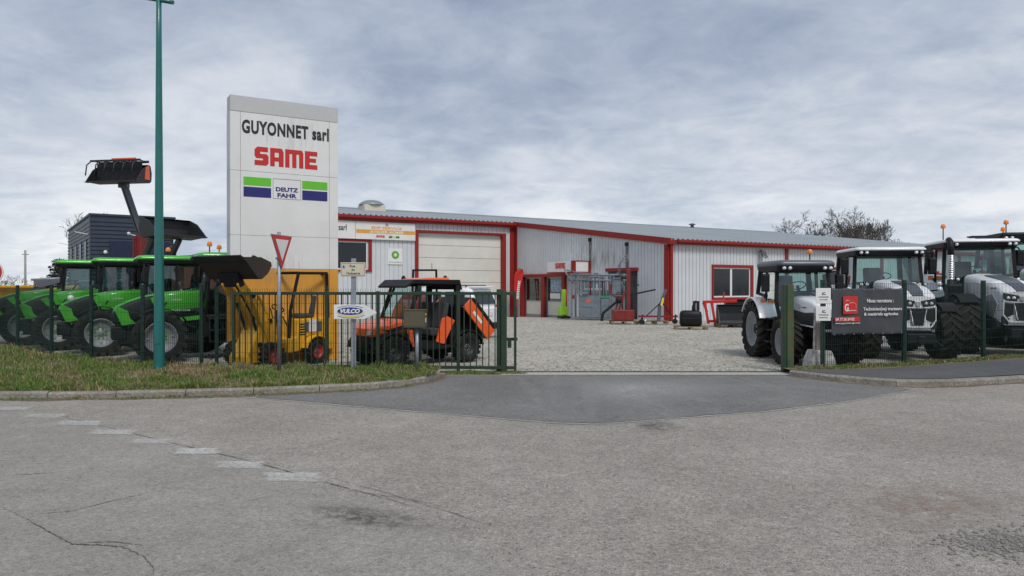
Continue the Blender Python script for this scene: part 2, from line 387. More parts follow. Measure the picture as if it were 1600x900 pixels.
# right and left kerb base lines (world)
KL = [(-42, 10.2), (-16, 10.75), (-7.69, 11.05), (-5.83, 11.17), (-4.0, 11.5), (-2.5, 12.0), (-1.85, 12.45), (-1.5, 13.0), (-1.37, 13.6), (-1.34, 14.25)]
KR = [(5.25, 13.95), (5.62, 13.3), (5.95, 12.85), (6.4, 12.5), (6.95, 12.4), (7.6, 12.5), (9.0, 12.98), (14.0, 14.8), (40.0, 24.5)]
FLINE = [(-1.34, 14.3), (-6.17, 14.62), (-7.6, 15.15), (-9.2, 16.1), (-10.7, 17.1), (-12.9, 19.2), (-18, 24.0), (-42, 45)]
FR = [(5.5, 14.45), (6.12, 14.5), (8.1, 15.2), (10.5, 16.4), (13.0, 17.6), (17, 19.6), (40, 31)]
sheet('road', ccw([(-60, -20), (60, -20), (60, 40), (40, 30.5), (10.5, 16.3), (6.1, 14.4), (5.3, 14.5), (-1.3, 14.5), (-60, 14.5)]), 0., 'road_chipping')
# older, smoother lane to the left of the worn dashed line, with its crack
OL = [(-7.4, 10.75), (-6.0, 9.62), (-4.2, 8.25), (-1.9, 6.5), (-1.0, 5.75), (-.4, 5.0), (.1, 4.2), (.6, 3.4), (1.0, 2.5)]
rng = random.Random(2)
def rag(pts, k, j):
    out = []
    for p, q in zip(pts, pts[1:]):
        for i in range(k): out.append((p[0]+(q[0]-p[0])*i/k+rng.uniform(-j, j), p[1]+(q[1]-p[1])*i/k+rng.uniform(-j, j)))
    return out+[pts[-1]]
sheet('old_lane', ccw([(-60, 12.6)]+rag(OL, 10, .025)+[(1.5, -20), (-60, -20)]), .003, 'old_road')
AP = [G(400, 621), G(560, 634.5), G(700, 646.5), G(800, 655), G(880, 661), G(940, 662), G(1010, 657), G(1070, 652), G(1200, 642), G(1330, 626), G(1425, 609.5)]
def ragged(pts, k, j):
    out = []
    for p, q in zip(pts, pts[1:]):
        for i in range(k): out.append((p[0]+(q[0]-p[0])*i/k+rng.uniform(-j, j), p[1]+(q[1]-p[1])*i/k+rng.uniform(-j, j)))
    return out+[pts[-1]]
rng = random.Random(12)
sheet('apron', ccw(ragged(AP, 9, .03)+[(6.4, 12.5), (5.95, 12.85), (5.62, 13.3), (5.25, 13.95), (5.25, 14.0), (-1.36, 14.0), (-1.37, 13.6), (-1.5, 13.0), (-1.85, 12.45), (-2.5, 12.0), (-4.0, 11.5)]), .006, 'apron_asphalt')
sheet('threshold_strip', [(-.2, 14.0), (5.45, 14.0), (5.45, 14.42), (-.2, 14.42)], .011, 'strip_conc')
mb = MB(); mb.bb(-6, 5.4, 14.435, 14.455, -.03, .03); mb.bb(-6, 5.4, 14.475, 14.495, -.03, .022)
tag(mb.build('gate_rail', 'rust_green'), 'thin steel ground rail of the sliding gate across the entrance', 'rail')
# gravel yard: one sheet that dips gently in front of the far wall
def yb(x):
    pts = [(-60, 14.5), (5.3, 14.5), (6.1, 14.45), (8.1, 15.15), (10.5, 16.35), (40, 30.6), (90, 54)]
    for (a, b), (c, d) in zip(pts, pts[1:]):
        if a <= x <= c: return b+(d-b)*(x-a)/(c-a)
    return 14.5
def yz(y): t = min(1, max(0, (y-37)/12.)); return .004-.33*t*t*(3-2*t)
xs = [-60, -40, -20, -10, -5, 0, 3, 5.3, 6.1, 8.1, 10.5, 15, 20, 30, 40, 60, 90]
ts = [0, .15, .3, .45, .52, .58, .64, .7, .78, .9, 1.]
vs = []; fs = []
for x in xs:
    b0 = yb(x)
    for k in ts:
        y = b0+(110-b0)*(k**1.6); vs.append((x, y, yz(y)))
n_ = len(ts)
for i in range(len(xs)-1):
    for j in range(n_-1): fs.append((i*n_+j, (i+1)*n_+j, (i+1)*n_+j+1, i*n_+j+1))
yard = MB().add(vs, fs).build('gravel_yard', 'gravel', recalc=False); yard['kind'] = 'structure'
# loose stones on the gravel
rng = random.Random(3)
mb = MB()
def stone(mb, x, y, z, r, m=0):
    vs = []
    for k in range(5):
        a = 2*PI*k/5+rng.random(); rr = r*(.7+.5*rng.random()); vs.append((x+math.cos(a)*rr, y+math.sin(a)*rr, z))
    vs.append((x+r*.2*(rng.random()-.5), y+r*.2*(rng.random()-.5), z+r*(.5+.5*rng.random())))
    mb.add(vs, [(k, (k+1) % 5, 5) for k in range(5)], m)
MT['stone_a'] = M('stone_pale', (.40, .385, .35), .85, var=.3, scale=9); MT['stone_b'] = M('stone_grey', (.22, .21, .195), .85, var=.3, scale=9)
for i in range(15000):
    y = 14.6+26*rng.random()**1.9; x = (-.62+1.05*rng.random())*y
    if x > 5.3 and y < yb(x)+.1: continue
    stone(mb, x, y, yz(y)-.003, .012+.028*rng.random()**2, 0 if rng.random() < .55 else 1)
mb.build('gravel_stones', ['stone_a', 'stone_b'], recalc=False)['kind'] = 'stuff'
mb = MB()
for i in range(420):   # loose chippings on the road
    y = 4.2+9.5*rng.random(); x = (rng.random()*1.4-.7)*y
    stone(mb, x, y, .004, .004+.009*rng.random()**3, 1)
for i in range(500):
    x, y = G(1560+rng.gauss(0, 45), 848+rng.gauss(0, 12)); stone(mb, x, y, .004, .006+.012*rng.random(), 1)
mb.build('road_chippings', ['stone_a', 'stone_b'], recalc=False)['kind'] = 'stuff'
# verge and pavement
vpoly = ccw([(x, y+.19) if x < -2 else (x-.19, y+.05) for x, y in KL]+[(x, y+.12) for x, y in FLINE])
sheet('verge', vpoly, .105, 'soil')
sheet('pavement', ccw([(5.3, 14.05), (5.72, 13.4), (6.1, 12.98), (6.5, 12.68), (6.98, 12.6), (7.55, 12.69), (8.95, 13.17), (13.95, 15), (40, 24.7), (40, 30.2)]+[(10.5, 15.75), (8.1, 14.65), (6.9, 14.05)]), .112, 'pave_asphalt')
sheet('grass_strip', ccw([(5.3, 14.1), (6.9, 14.06), (8.1, 14.66), (10.5, 15.76), (40, 30.25), (40, 31), (10.5, 16.6), (8.1, 15.45), (6.1, 14.75), (5.3, 14.7)]), .100, 'soil')
def resample(pts, step):
    out = []; d0 = 0; pts = [Vector(p) for p in pts]
    out.append(pts[0]); acc = 0
    for a, b in zip(pts, pts[1:]):
        l = (b-a).length; t = step-acc
        while t <= l: out.append(a+(b-a)*(t/l)); t += step
        acc = (acc+l) % step
    return out
def kerb(line, side):
    root = struct('kerb')
    pts = resample(line, 1.0)
    for a, b in zip(pts, pts[1:]):
        d = (b-a).normalized(); nrm = Vector((-d.y, d.x))*side; a2 = a+d*.006; b2 = b-d*.006; z = .104+rng.uniform(-.008, .006)
        mb = MB(); q = []
        for p in (a2, b2):
            for (o, zz_) in ((0, -.05), (.004, z-.03), (.035, z), (.18, z), (.18, -.05)): q.append((p.x+nrm.x*o, p.y+nrm.y*o, zz_))
        mb.add(q, [(0, 1, 6, 5), (1, 2, 7, 6), (2, 3, 8, 7), (3, 4, 9, 8), (4, 3, 2, 1, 0), (5, 6, 7, 8, 9)])
        mb.build('kerb_stone', 'kerb_conc', root)
    return root
kerb([p for p in KL if p[0] > -17], 1); kerb([p for p in KR if p[0] < 15]+[(22, 17.8)], 1)
# grass blades
def blades(name, n, sampler, h, cols):
    vs = []; fs = []; ms = []
    for i in range(n):
        x, y, z, k = sampler()
        hh = h*(.35+.9*rng.random())*k*(.45+1.5*max(0, .5+.5*math.sin(x*7.3+2*math.sin(y*4.1))*math.sin(y*6.7+1.3*math.sin(x*3.3)))**2); a = rng.random()*PI; wd = .004+.006*rng.random(); lx = (rng.random()-.5)*hh*1.3; ly = (rng.random()-.5)*hh*1.3
        c, s_ = math.cos(a)*wd, math.sin(a)*wd; o = len(vs)
        vs += [(x-c, y-s_, z), (x+c, y+s_, z), (x+c*.7+lx*.45, y+s_*.7+ly*.45, z+hh*.6), (x-c*.7+lx*.45, y-s_*.7+ly*.45, z+hh*.6), (x+lx, y+ly, z+hh)]
        fs += [(o, o+1, o+2, o+3), (o+3, o+2, o+4)]
        dry = math.sin(x*1.9+.7)*math.sin(y*2.3+x*.8)+.5*math.sin(x*5.1+y*3.7); dry = dry*.28+.27+(.45 if (-6.9 < x < -5.0 and y > 12.6) else 0)
        m = (rng.choice((2, 3)) if rng.random() < dry else rng.choice((0, 0, 1))); ms += [m, m]
    me = bpy.data.meshes.new(name); me.from_pydata(vs, [], fs)
    for c in cols: me.materials.append(c)
    me.polygons.foreach_set('material_index', ms); o = bpy.data.objects.new(name, me); COL.objects.link(o); o['kind'] = 'stuff'; return o
GC = [M('grass_green', (.085, .145, .022), .7, var=.3), M('grass_bright', (.16, .235, .04), .7, var=.3), M('grass_straw', (.34, .28, .15), .75, var=.25), M('grass_brown', (.20, .145, .08), .8, var=.3)]
def interp(line, x, key=0):
    l = sorted(line)
    for (a, b), (c, d) in zip(l, l[1:]):
        if a <= x <= c: return b+(d-b)*(x-a)/(c-a+1e-9)
    return None
def vs_left():
    while True:
        x = -13.5+12.1*rng.random(); a = interp(KL, x); b = interp(FLINE, x)
        if a is None or b is None: continue
        t = rng.random(); y = a+.16+(b-a-.1)*t
        if rng.random() < .22: y = a+.12+.2*rng.random()**2
        bare = math.sin(x*3.1+1.7*math.sin(y*2.2))*math.sin(y*4.3+x)
        if bare > .72 and rng.random() < .85: continue
        return x, y, .10, 1.0 if t < .8 else 1.25
blades('verge_grass', 90000, vs_left, .068, GC)
def vs_right():
    x = 5.52+9*rng.random(); b = interp(FR, x); return x, b-.32*rng.random()-.02+.2*rng.random()-.1, .10, .7
blades('fence_foot_grass', 15000, vs_right, .07, GC)
def vs_gut():
    x = -10+8.4*rng.random(); a = interp(KL, x); return x, a-.02-.18*rng.random()**1.8, .002, .5
blades('gutter_weeds', 3500, vs_gut, .05, GC)
def vs_gate():
    return -1.3+1.6*rng.random(), 14.1+.35*rng.random(), .002, .6
blades('gate_weeds', 2600, vs_gate, .06, GC)
# worn paint and stains on the road
def quad_on(name, pts, z, mat):
    o = sheet(name, pts, z, mat); uv = o.data.uv_layers.new(name='UVMap')
    for i, c in enumerate(((0, 0), (1, 0), (1, 1), (0, 1))): uv.data[i].uv = c
    return o
p0 = Vector(G(20, 637)); p1 = Vector(G(455, 747)); dv = (p1-p0).normalized(); nv = Vector((-dv.y, dv.x))
marks = struct('give_way_line')
for (u, v, l_, w_) in [(20, 639, .55, .34), (70, 650.5, .6, .34), (122, 662, .6, .34), (176, 676, .56, .32), (236, 690.5, .5, .30), (308, 706, .5, .32), (374, 727.5, .5, .32), (456, 746.5, .56, .36)]:
    c = Vector(G(u, v)); a = dv*(l_/2); ex = Vector((1, -.03))*(l_/2); b = dv*.0
    ny = Vector((-.35, 1)).normalized()*(w_/2)
    q = [c-ex-ny, c+ex-ny, c+ex+ny, c-ex+ny]
    o = sheet('paint_dash', [tuple(k) for k in q], .008, 'worn_white', marks); uvl = o.data.uv_layers.new(name='UVMap')
    for i_, c_ in enumerate(((0, 0), (1, 0), (1, 1), (0, 1))): uvl.data[i_].uv = c_
def ribbon(name, pts, wd, z, mat, jag=0., taper=True):
    vs = []; n = len(pts); uvs = []; acc = 0
    for i, p in enumerate(pts):
        a = Vector(pts[max(i-1, 0)]); b = Vector(pts[min(i+1, n-1)]); d = (b-a).normalized(); q = Vector((-d.y, d.x)); p = Vector(p)
        if i: acc += (p-Vector(pts[i-1])).length
        w_ = wd*(1+jag*(rng.random()-.5))/2*(math.sin(PI*(i+.35)/(n-.3)) if taper else 1); p = p+q*wd*jag*.8*(rng.random()-.5)
        vs += [(p.x-q.x*w_, p.y-q.y*w_, z), (p.x+q.x*w_, p.y+q.y*w_, z)]; uvs += [(acc, 0), (acc, 1)]
    me = bpy.data.meshes.new(name); me.from_pydata(vs, [], [(2*i, 2*i+2, 2*i+3, 2*i+1) for i in range(n-1)])
    uv = me.uv_layers.new(name='UVMap')
    for lp in me.loops: uv.data[lp.index].uv = uvs[lp.vertex_index]
    me.materials.append(MT[mat]); o = bpy.data.objects.new(name, me); COL.objects.link(o); o['kind'] = 'structure'; return o
def dense(px, k=10):
    out = []
    for (a, b), (c, d) in zip(px, px[1:]):
        out += [(a+(c-a)*i/k, b+(d-b)*i/k) for i in range(k)]
    return out+[px[-1]]
groundmat('crack', (.10, .095, .088), (.14, .13, .12), .5, 60, .3)
for px, wd in (([(0, 792), (40, 812), (75, 832), (112, 852), (150, 853), (190, 856), (222, 870), (240, 890), (236, 905)], .011),
               ([(112, 850), (180, 848), (230, 855)], .008), ([(40, 806), (110, 800), (190, 780), (250, 768)], .007), ([(0, 745), (60, 741), (130, 735)], .008),
               ([(510, 762), (560, 770), (640, 780), (720, 800)], .006), ([(500, 742), (600, 770), (700, 800), (800, 835)], .006)):
    ribbon('road_crack', dense([G(*p) for p in px], 14), wd, .0065, 'crack', 1.5)
ribbon('lane_joint', dense([G(0, 628), G(150, 664), G(300, 700), G(400, 723), G(500, 752), G(600, 779), G(700, 808)], 14), .010, .0062, 'crack', 1.2)
ribbon('apron_joint', dense([G(375, 621), G(560, 636), G(700, 648), G(800, 656.5), G(880, 662.5), G(940, 663.5), G(1070, 653.5), G(1200, 643.5), G(1330, 627.5), G(1440, 608)], 12), .06, .009, 'dust_line', .5, False)
rt = [[(905, 585), (920, 610), (925, 640), (921, 655)], [(925, 586), (935, 600), (960, 612), (1010, 628), (1060, 645)], [(1110, 588), (1160, 597), (1210, 612), (1260, 625)], [(1150, 588), (1200, 603), (1250, 618)], [(870, 586), (862, 605), (868, 640)], [(1000, 590), (1035, 605), (1090, 625), (1130, 635)], [(810, 590), (830, 610), (850, 640)]]
for p in rt: ribbon('tyre_track_dust', dense([G(*q) for q in p], 8), .34, .0085+.0004*rt.index(p), 'dust_track', .1)
quad_on('dust_patch', [G(860, 587), G(1230, 587), G(1150, 640), G(900, 655)], .0075, 'dust')
quad_on('oil_stain', [G(450, 775), G(700, 800), G(700, 850), G(480, 815)], .0035, 'dark_stain')
quad_on('oil_stain', [G(980, 655), G(1080, 660), G(1070, 678), G(990, 676)], .0035, 'dark_stain')
quad_on('oil_stain', [G(1500, 832), G(1640, 835), G(1640, 875), G(1540, 868)], .0038, 'dark_stain')
quad_on('clay_stain', [G(1300, 740), G(1640, 760), G(1640, 850), G(1300, 880)], .0033, 'pink_stain')
ribbon('gutter_dirt', dense([(x, y-.09) for x, y in KL if -14 < x], 8), .26, .0072, 'dirt_edge', .5, False)
ribbon('gutter_dirt', dense([(x, y-.06) if x > 6 else (x-.08, y) for x, y in KR if x < 15], 8), .14, .0072, 'dirt_edge', .5, False)
# ------------------------------------------------------------------ warehouse
BR = math.atan2(.518, .855)
BX, BY = 7.8, 36.9
wh = thing('warehouse', 'long low metal-clad workshop with red trim and a pale roof behind the gravel yard', 'workshop', (BX, BY, 0), BR)
def bl(x, y, z=0.):   # building-local to world
    return (BX+.855*x-.518*y, BY+.518*x+.855*y, z)
def clad(mb, o, d, nr, s0, s1, z0, z1, per=.25):
    # corrugated sheet: o origin, d along, nr outward normal, z1 number or function of s
    f1 = z1 if callable(z1) else (lambda s: z1)
    s = s0; vs = []
    k0 = math.floor(s0/per); prof = []
    k = k0
    while k*per < s1+per:
        for a, h in ((0, 0), (.212, 0), (.216, -.045), (.244, -.045), (.248, 0)): prof.append((k*per+a, h))
        k += 1
    prof = [(s0, 0)]+[p for p in prof if s0+.001 < p[0] < s1-.001]+[(s1, 0)]
    for (s, h) in prof:
        x = o[0]+d[0]*s+nr[0]*h; y = o[1]+d[1]*s+nr[1]*h
        vs += [(x, y, z0), (x, y, f1(s))]
    mb.add(vs, [(2*i, 2*i+2, 2*i+3, 2*i+1) for i in range(len(prof)-1)])
SL = .1286
def rz(y): return 4.07+SL*y
LW = 14.4; RW = 46.0; YI = 14.7; YR = 30.5
ZB = -.42
mb = MB()   # front wall of the right wing
F = lambda a, b, z0, z1: clad(mb, (0, 0), (1, 0), (0, -1), a, b, z0, z1)
F(0, 3.1, ZB, 3.85); F(3.1, 6.2, ZB, 1.02); F(3.1, 6.2, 2.8, 3.85); F(6.2, 12.2, ZB, 3.85); F(12.2, 15.2, ZB, 1.02); F(12.2, 15.2, 2.8, 3.85); F(15.2, RW, ZB, 3.85)
mb.build('front_wall', 'white_clad', wh, recalc=False)
mb = MB()   # side wall towards the yard
T = lambda s: rz(YI-s)-.1
Fs = lambda a, b, z0, z1: clad(mb, (0, YI), (0, -1), (-1, 0), a, b, z0, z1)
ent0, ent1 = YI-13.67, YI-8.8; w0, w1 = YI-4.7, YI-2.27
Fs(0, ent0, ZB, T); Fs(ent0, ent1, 2.35, T); Fs(ent1, w0, ZB, T); Fs(w0, w1, 2.55, T); Fs(w1, YI, ZB, T)
mb.build('side_wall', 'white_clad', wh, recalc=False)
mb = MB()   # left wing wall
zt = rz(YI)-.26
F = lambda a, b, z0, z1: clad(mb, (-LW, YI), (1, 0), (0, -1), a+LW, b+LW, z0, z1, .29)
F(-LW, -13.6, ZB, zt); F(-13.6, -10.1, ZB, 2.59); F(-13.6, -10.1, 4.47, zt); F(-10.1, -7.15, ZB, zt); F(-7.15, -.95, 5.12, zt); F(-.95, 0, ZB, zt)
mb.build('wing_wall', 'white_clad', wh, recalc=False)
mb = MB(); mb.prism([(YI, ZB), (YR+.5, ZB), (YR+.5, rz(YR)-.15), (YR, rz(YR)-.1), (YI, rz(YI)-.1)], 'yz', -LW-.02, -LW); mb.build('end_wall', 'white_clad', wh)
mb = MB(); mb.prism([(0, ZB), (YR+.5, ZB), (YR+.5, rz(YR)-.15), (YR, rz(YR)-.1), (0, rz(0)-.1)], 'yz', RW, RW+.02); mb.build('end_wall', 'white_clad', wh)
MB().bb(-LW, RW, YR+.45, YR+.47, ZB, rz(YR)-.12).build('rear_wall', 'white_clad', wh)
# roof
mb = MB()
def slab(x0, x1, y0, y1):
    mb.add([(x0, y0, rz(y0)), (x1, y0, rz(y0)), (x1, y1, rz(y1)), (x0, y1, rz(y1)), (x0, y0, rz(y0)-.05), (x1, y0, rz(y0)-.05), (x1, y1, rz(y1)-.05), (x0, y1, rz(y1)-.05)],
           [(0, 1, 2, 3), (7, 6, 5, 4), (0, 4, 5, 1), (1, 5, 6, 2), (3, 2, 6, 7), (0, 3, 7, 4)])
slab(-.1, RW+.2, -.3, YR); slab(-LW-.2, -.1, YI-.3, YR)
zR = rz(YR)
mb.add([(-LW-.2, YR, zR), (RW+.2, YR, zR), (RW+.2, YR+.7, zR-.1), (-LW-.2, YR+.7, zR-.1)], [(0, 1, 2, 3)])
rf = mb.build('roof', 'roof', wh)
mb = MB(); x = -LW
while x < RW:
    y0 = -.33 if x > 0 else YI-.33
    h = .045
    mb.add([(x-.03, y0, rz(y0)), (x+.03, y0, rz(y0)), (x+.015, y0, rz(y0)+h), (x-.015, y0, rz(y0)+h), (x-.03, YR, rz(YR)), (x+.03, YR, rz(YR)), (x+.015, YR, rz(YR)+h), (x-.015, YR, rz(YR)+h)],
           [(3, 2, 1, 0), (1, 2, 6, 5), (2, 3, 7, 6), (3, 0, 4, 7)]); x += .333
mb.build('roof_ribs', 'roof', rf, recalc=False)['kind'] = 'stuff'
mb = MB(); mb.bb(-LW-.2, RW+.2, YR-.25, YR+.25, zR+.03, zR+.09); mb.build('ridge_cap', 'roof', rf)
# dark profile closures under the sheet at the eaves
mb = MB(); x = -LW+.16
while x < RW:
    y0 = -.335 if x > 0 else YI-.335
    mb.bb(x-.05, x+.05, y0, y0+.04, rz(y0)-.0, rz(y0)+.05); x += .333
mb.build('eaves_filler', 'dark', rf, recalc=False)['kind'] = 'stuff'
# red trims: fascias, gutters, corner flashings
def trim(name, *a, bev=.012): mb = MB(); [mb.bb(*k) for k in a]; return mb.build(name, 'red', wh, bev=bev)
trim('fascia', (0.0, RW+.1, -.30, -.025, 3.80, 4.02)); trim('gutter', (.35, RW+.1, -.42, -.303, 3.90, 4.03))
trim('fascia', (-LW-.1, -.02, YI-.30, YI-.025, 5.60, 5.90)); trim('gutter', (-LW-.1, -.05, YI-.42, YI-.303, 5.74, 5.91))
mb = MB()
mb.add([(-.14, -.3, rz(-.3)-.25), (-.02, -.3, rz(-.3)-.25), (-.02, -.3, rz(-.3)+.06), (-.14, -.3, rz(-.3)+.06), (-.14, YI, rz(YI)-.25), (-.02, YI, rz(YI)-.25), (-.02, YI, rz(YI)+.06), (-.14, YI, rz(YI)+.06)],
       [(3, 2, 1, 0), (4, 5, 6, 7), (0, 1, 5, 4), (1, 2, 6, 5), (2, 3, 7, 6), (3, 0, 4, 7)])
mb.build('verge_trim', 'red', wh)
trim('corner_flashing', (-.03, .30, -.06, .002, ZB, 3.80), (-.05, .0, .004, .22, ZB, 3.78))
trim('downpipe', (.06, .2, -.2, -.065, ZB, 3.8))
trim('corner_flashing', (-.06, -.001, YI-.34, YI-.002, ZB, 5.6), (-.4, -.064, YI-.05, YI-.002, ZB, 5.6))
for x in (8.97, 18.0, 27.0, 36.0): trim('wall_post', (x-.12, x+.12, -.08, -.004, ZB, 3.797))
# windows
def window(x0, x1, y, z0, z1, axis='x', split=.48, red=.18, thin=.09):
    r = MB()
    if axis == 'x':
        r.bb(x0-.02, x1+.02, y-.07, y+.09, z1-.12, z1+.03); r.bb(x0-.02, x1+.02, y-.09, y+.09, z0-.03, z0+.08)
        r.bb(x0-.02, x0+thin, y-.07, y+.09, z0+.08, z1-.12); r.bb(x1-red, x1+.02, y-.07, y+.09, z0+.08, z1-.12)
        fr = r.build('window_frame', 'red', wh, bev=.006)
        a, b = x0+thin, x1-red; c = a+(b-a)*split; g = MB()
        for q0, q1 in ((a, c), (c, b)):
            g.bb(q0, q0+.07, y, y+.05, z0+.08, z1-.12); g.bb(q1-.07, q1, y, y+.05, z0+.08, z1-.12); g.bb(q0+.07, q1-.07, y, y+.05, z0+.08, z0+.16); g.bb(q0+.07, q1-.07, y, y+.05, z1-.19, z1-.12)
        g.build('sash', 'sign_white', fr, bev=.005)
        for q0, q1 in ((a, c), (c, b)): MB().bb(q0+.07, q1-.07, y+.03, y+.04, z0+.16, z1-.19).build('pane', 'wglass', fr)
window(3.1, 6.2, 0, 1.02, 2.8); window(12.2, 15.2, 0, 1.02, 2.8); window(-13.6, -10.1, YI, 2.59, 4.47, split=.98)
MB().bb(2.9, 16, .5, .52, ZB, 3.7).build('inner_wall', 'dark', wh)
# sectional garage door
trim('door_surround', (-7.27, -7.05, YI-.10, YI+.25, ZB, 5.20), (-1.0, -.72, YI-.10, YI+.25, ZB, 5.20), (-7.05, -1.0, YI-.10, YI+.25, 5.06, 5.20))
gd = MB().bb(-7.05, -1.0, YI+.26, YI+.3, ZB, 5.1).build('garage_door', 'dark', wh)
nsec = 7; zs = [ZB+(5.06-ZB)*k/nsec for k in range(nsec+1)]
for k in range(nsec):
    MB().bb(-7.05, -1.0, YI+.18, YI+.24, zs[k]+.009, zs[k+1]-.009).build('door_section', 'door_cream', gd, bev=.012)
MB().bb(-4.9, -3.0, YI+.172, YI+.178, .55, .60).build('door_handle', 'dark', gd)
# roof dome and vent
yd = 27.0
dm = MB(); zd = rz(yd); xd = -4.2
for k in range(60):
    p = bl(-12+.25*k, yd, rz(yd)); u = 800+FPX*p[0]/p[1]
    if u > 578: xd = -12+.25*k; break
dm.bb(xd-.85, xd+.85, yd-.8, yd+.8, zd-.1, zd+.41)
d0 = dm.build('rooflight_kerb', 'cream', rf, bev=.02)
mb = MB(); mb.lathe([(.98, zd+.40), (1.0, zd+.48), (.94, zd+.52), (.80, zd+.64), (.55, zd+.76), (.25, zd+.82), (.01, zd+.84)], 20, 0, 'z', (xd, yd, 0)); mb.build('rooflight_dome', 'galv', d0)
for k in range(120):
    p = bl(10+.25*k, 29.6, 0); u = 800+FPX*p[0]/p[1]
    if u > 1079: xv = 10+.25*k; break
mb = MB(); zv = rz(29.6); mb.tube([(xv, 29.6, zv), (xv, 29.6, zv+.35)], .18); mb.lathe([(.4, zv+.35), (.33, zv+.42), (.05, zv+.52)], 12, 0, 'z', (xv, 29.6, 0)); mb.build('roof_vent', 'gunmetal', rf)
# shop entrance in the side wall (glazed, red posts)
mb = MB(); mb.bb(-.16, .0, 8.6, 13.75, 2.28, 2.46); ent = mb.build('entrance_lintel', 'red', wh, bev=.008)
for y in (13.6, 11.1, 8.85):
    MB().bb(-.18, .02, y-.16, y+.16, ZB, 2.28).build('entrance_post', 'red', ent, bev=.008)
for a, b in ((11.26, 13.44), (9.01, 10.94)):
    fr = MB(); fr.bb(.05, .09, a, a+.14, ZB, 2.28); fr.bb(.05, .09, b-.14, b, ZB, 2.28); fr.bb(.05, .09, a+.14, b-.14, ZB, -.1); fr.bb(.05, .09, a+.14, b-.14, 2.18, 2.28); fr.bb(.05, .09, a+.14, b-.14, .72, .8)
    dr = fr.build('glazed_door', 'galv', ent); MB().bb(.065, .075, a+.14, b-.14, .8, 2.18).build('pane', 'glass', dr); MB().bb(.065, .075, a+.14, b-.14, -.1, .72).build('pane', 'door_cream', dr)
MB().bb(2.0, 2.05, 8, 14.4, ZB, 2.6).build('shop_back_wall', 'door_cream', wh)
for (y0, z0, z1, mt) in ((9.35, 1.35, 2.1, 'poster'), (9.45, .92, 1.25, 'sign_white')):
    MB().bb(.055, .062, y0, y0+1.1, z0, z1).build('window_poster', mt, ent)
mb = MB(); mb.bb(-.16, -.003, 2.2, 4.8, 2.5, 2.68); lt = mb.build('window_lintel', 'red', wh, bev=.006)
MB().bb(.02, .05, 2.27, 4.7, ZB, 2.5).build('shop_window', 'wglass', lt)
# canopy box above the entrance
cn = MB().bb(-1.2, -.01, 6.35, 9.0, 2.52, 3.12).build('canopy', 'sign_white', wh, bev=.01)
mb = MB(); mb.bb(-1.23, -1.05, 6.32, 6.55, 2.50, 3.15); mb.bb(-.16, -.012, 6.30, 6.5, 2.50, 3.15); mb.bb(-1.05, -.16, 6.31, 6.36, 3.12, 3.16); mb.bb(-1.23, -.01, 6.3, 9.0, 2.44, 2.515); mb.build('canopy_trim', 'red', cn)
# stains: rain streaks below two outlets on the side wall
for y in (6.35, 3.1):
    mb = MB(); mb.bb(-.1, -.004, y-.1, y+.1, rz(y)-.62, rz(y)-.42); mb.build('wall_outlet', 'dark', wh)
    mb = MB(); mb.bb(-.030, -.026, y-.11, y+.11, 2.7, rz(y)-.62); mb.build('rain_streak', 'rain_streak', wh)
mb = MB(); mb.add([(-.0225, 10.5, 2.6), (-.0225, 1.0, 2.3), (-.0225, 1.0, 4.0), (-.0225, 10.5, 5.1)], [(0, 1, 2, 3)])
mb.v = [(-.006, y, z) for _, y, z in mb.v]; ws = mb.build('wall_streaks', 'wall_streaks', wh, recalc=False); uvl = ws.data.uv_layers.new(name='UVMap')
for i_, c_ in enumerate(((0, 0), (1, 0), (1, 1), (0, 1))): uvl.data[i_].uv = c_
# floodlight
mb = MB(); mb.box((6.75, -.3, 3.45), (.42, .12, .42), (R(-35), R(20), 0)); mb.bar((6.75, -.02, 3.6), (6.75, -.26, 3.5), .05)
fl = mb.build('floodlight', 'gunmetal', wh, bev=.01); mb = MB(); mb.box((6.73, -.355, 3.41), (.34, .02, .34), (R(-35), R(20), 0)); mb.build('floodlight_glass', 'lamp', fl)
# ---- fascia signs (things hung on the wall)
def SAME(mb, x, z, wd, ht, y, m=0, d=.01, face='-y'):
    P = []
    P.append([(0, 0), (.85, 0), (1, .12), (1, .5), (.88, .62), (.40, .62), (.40, .74), (.96, .74), (.96, 1), (.2, 1), (0, .84), (0, .50), (.13, .38), (.60, .38), (.60, .27), (0, .27)])
    a = 1.12
    P += [[(a, 0), (a+.33, 0), (a+.33, 1), (a, 1)], [(a+.33, .76), (a+.63, .76), (a+.63, 1), (a+.33, 1)], [(a+.33, .28), (a+.63, .28), (a+.63, .50), (a+.33, .50)], [(a+.63, 0), (a+.98, 0), (a+.98, .82), (a+.85, 1), (a+.63, 1)]]
    a = 2.22
    P += [[(a, 0), (a+.32, 0), (a+.32, 1), (a, 1)], [(a+.32, .76), (a+.52, .76), (a+.52, 1), (a+.32, 1)], [(a+.52, 0), (a+.84, 0), (a+.84, 1), (a+.52, 1)], [(a+.84, .76), (a+1.04, .76), (a+1.04, 1), (a+.84, 1)], [(a+1.04, 0), (a+1.36, 0), (a+1.36, .84), (a+1.25, 1), (a+1.04, 1)]]
    a = 3.7
    P += [[(a, 0), (a+.36, 0), (a+.36, 1), (a, 1)], [(a+.36, 0), (a+.95, 0), (a+.95, .25), (a+.36, .25)], [(a+.36, .39), (a+.85, .39), (a+.85, .61), (a+.36, .61)], [(a+.36, .75), (a+.95, .75), (a+.95, 1), (a+.36, 1)]]
    for p in P:
        q = [(x+px/4.65*wd, z+pz*ht) for px, pz in p]
        if face == '-y': mb.prism(q, 'xz', y-d, y, m)
        else: mb.prism([(2*x-a_, b_) for a_, b_ in q], 'yz', y-d, y, m)
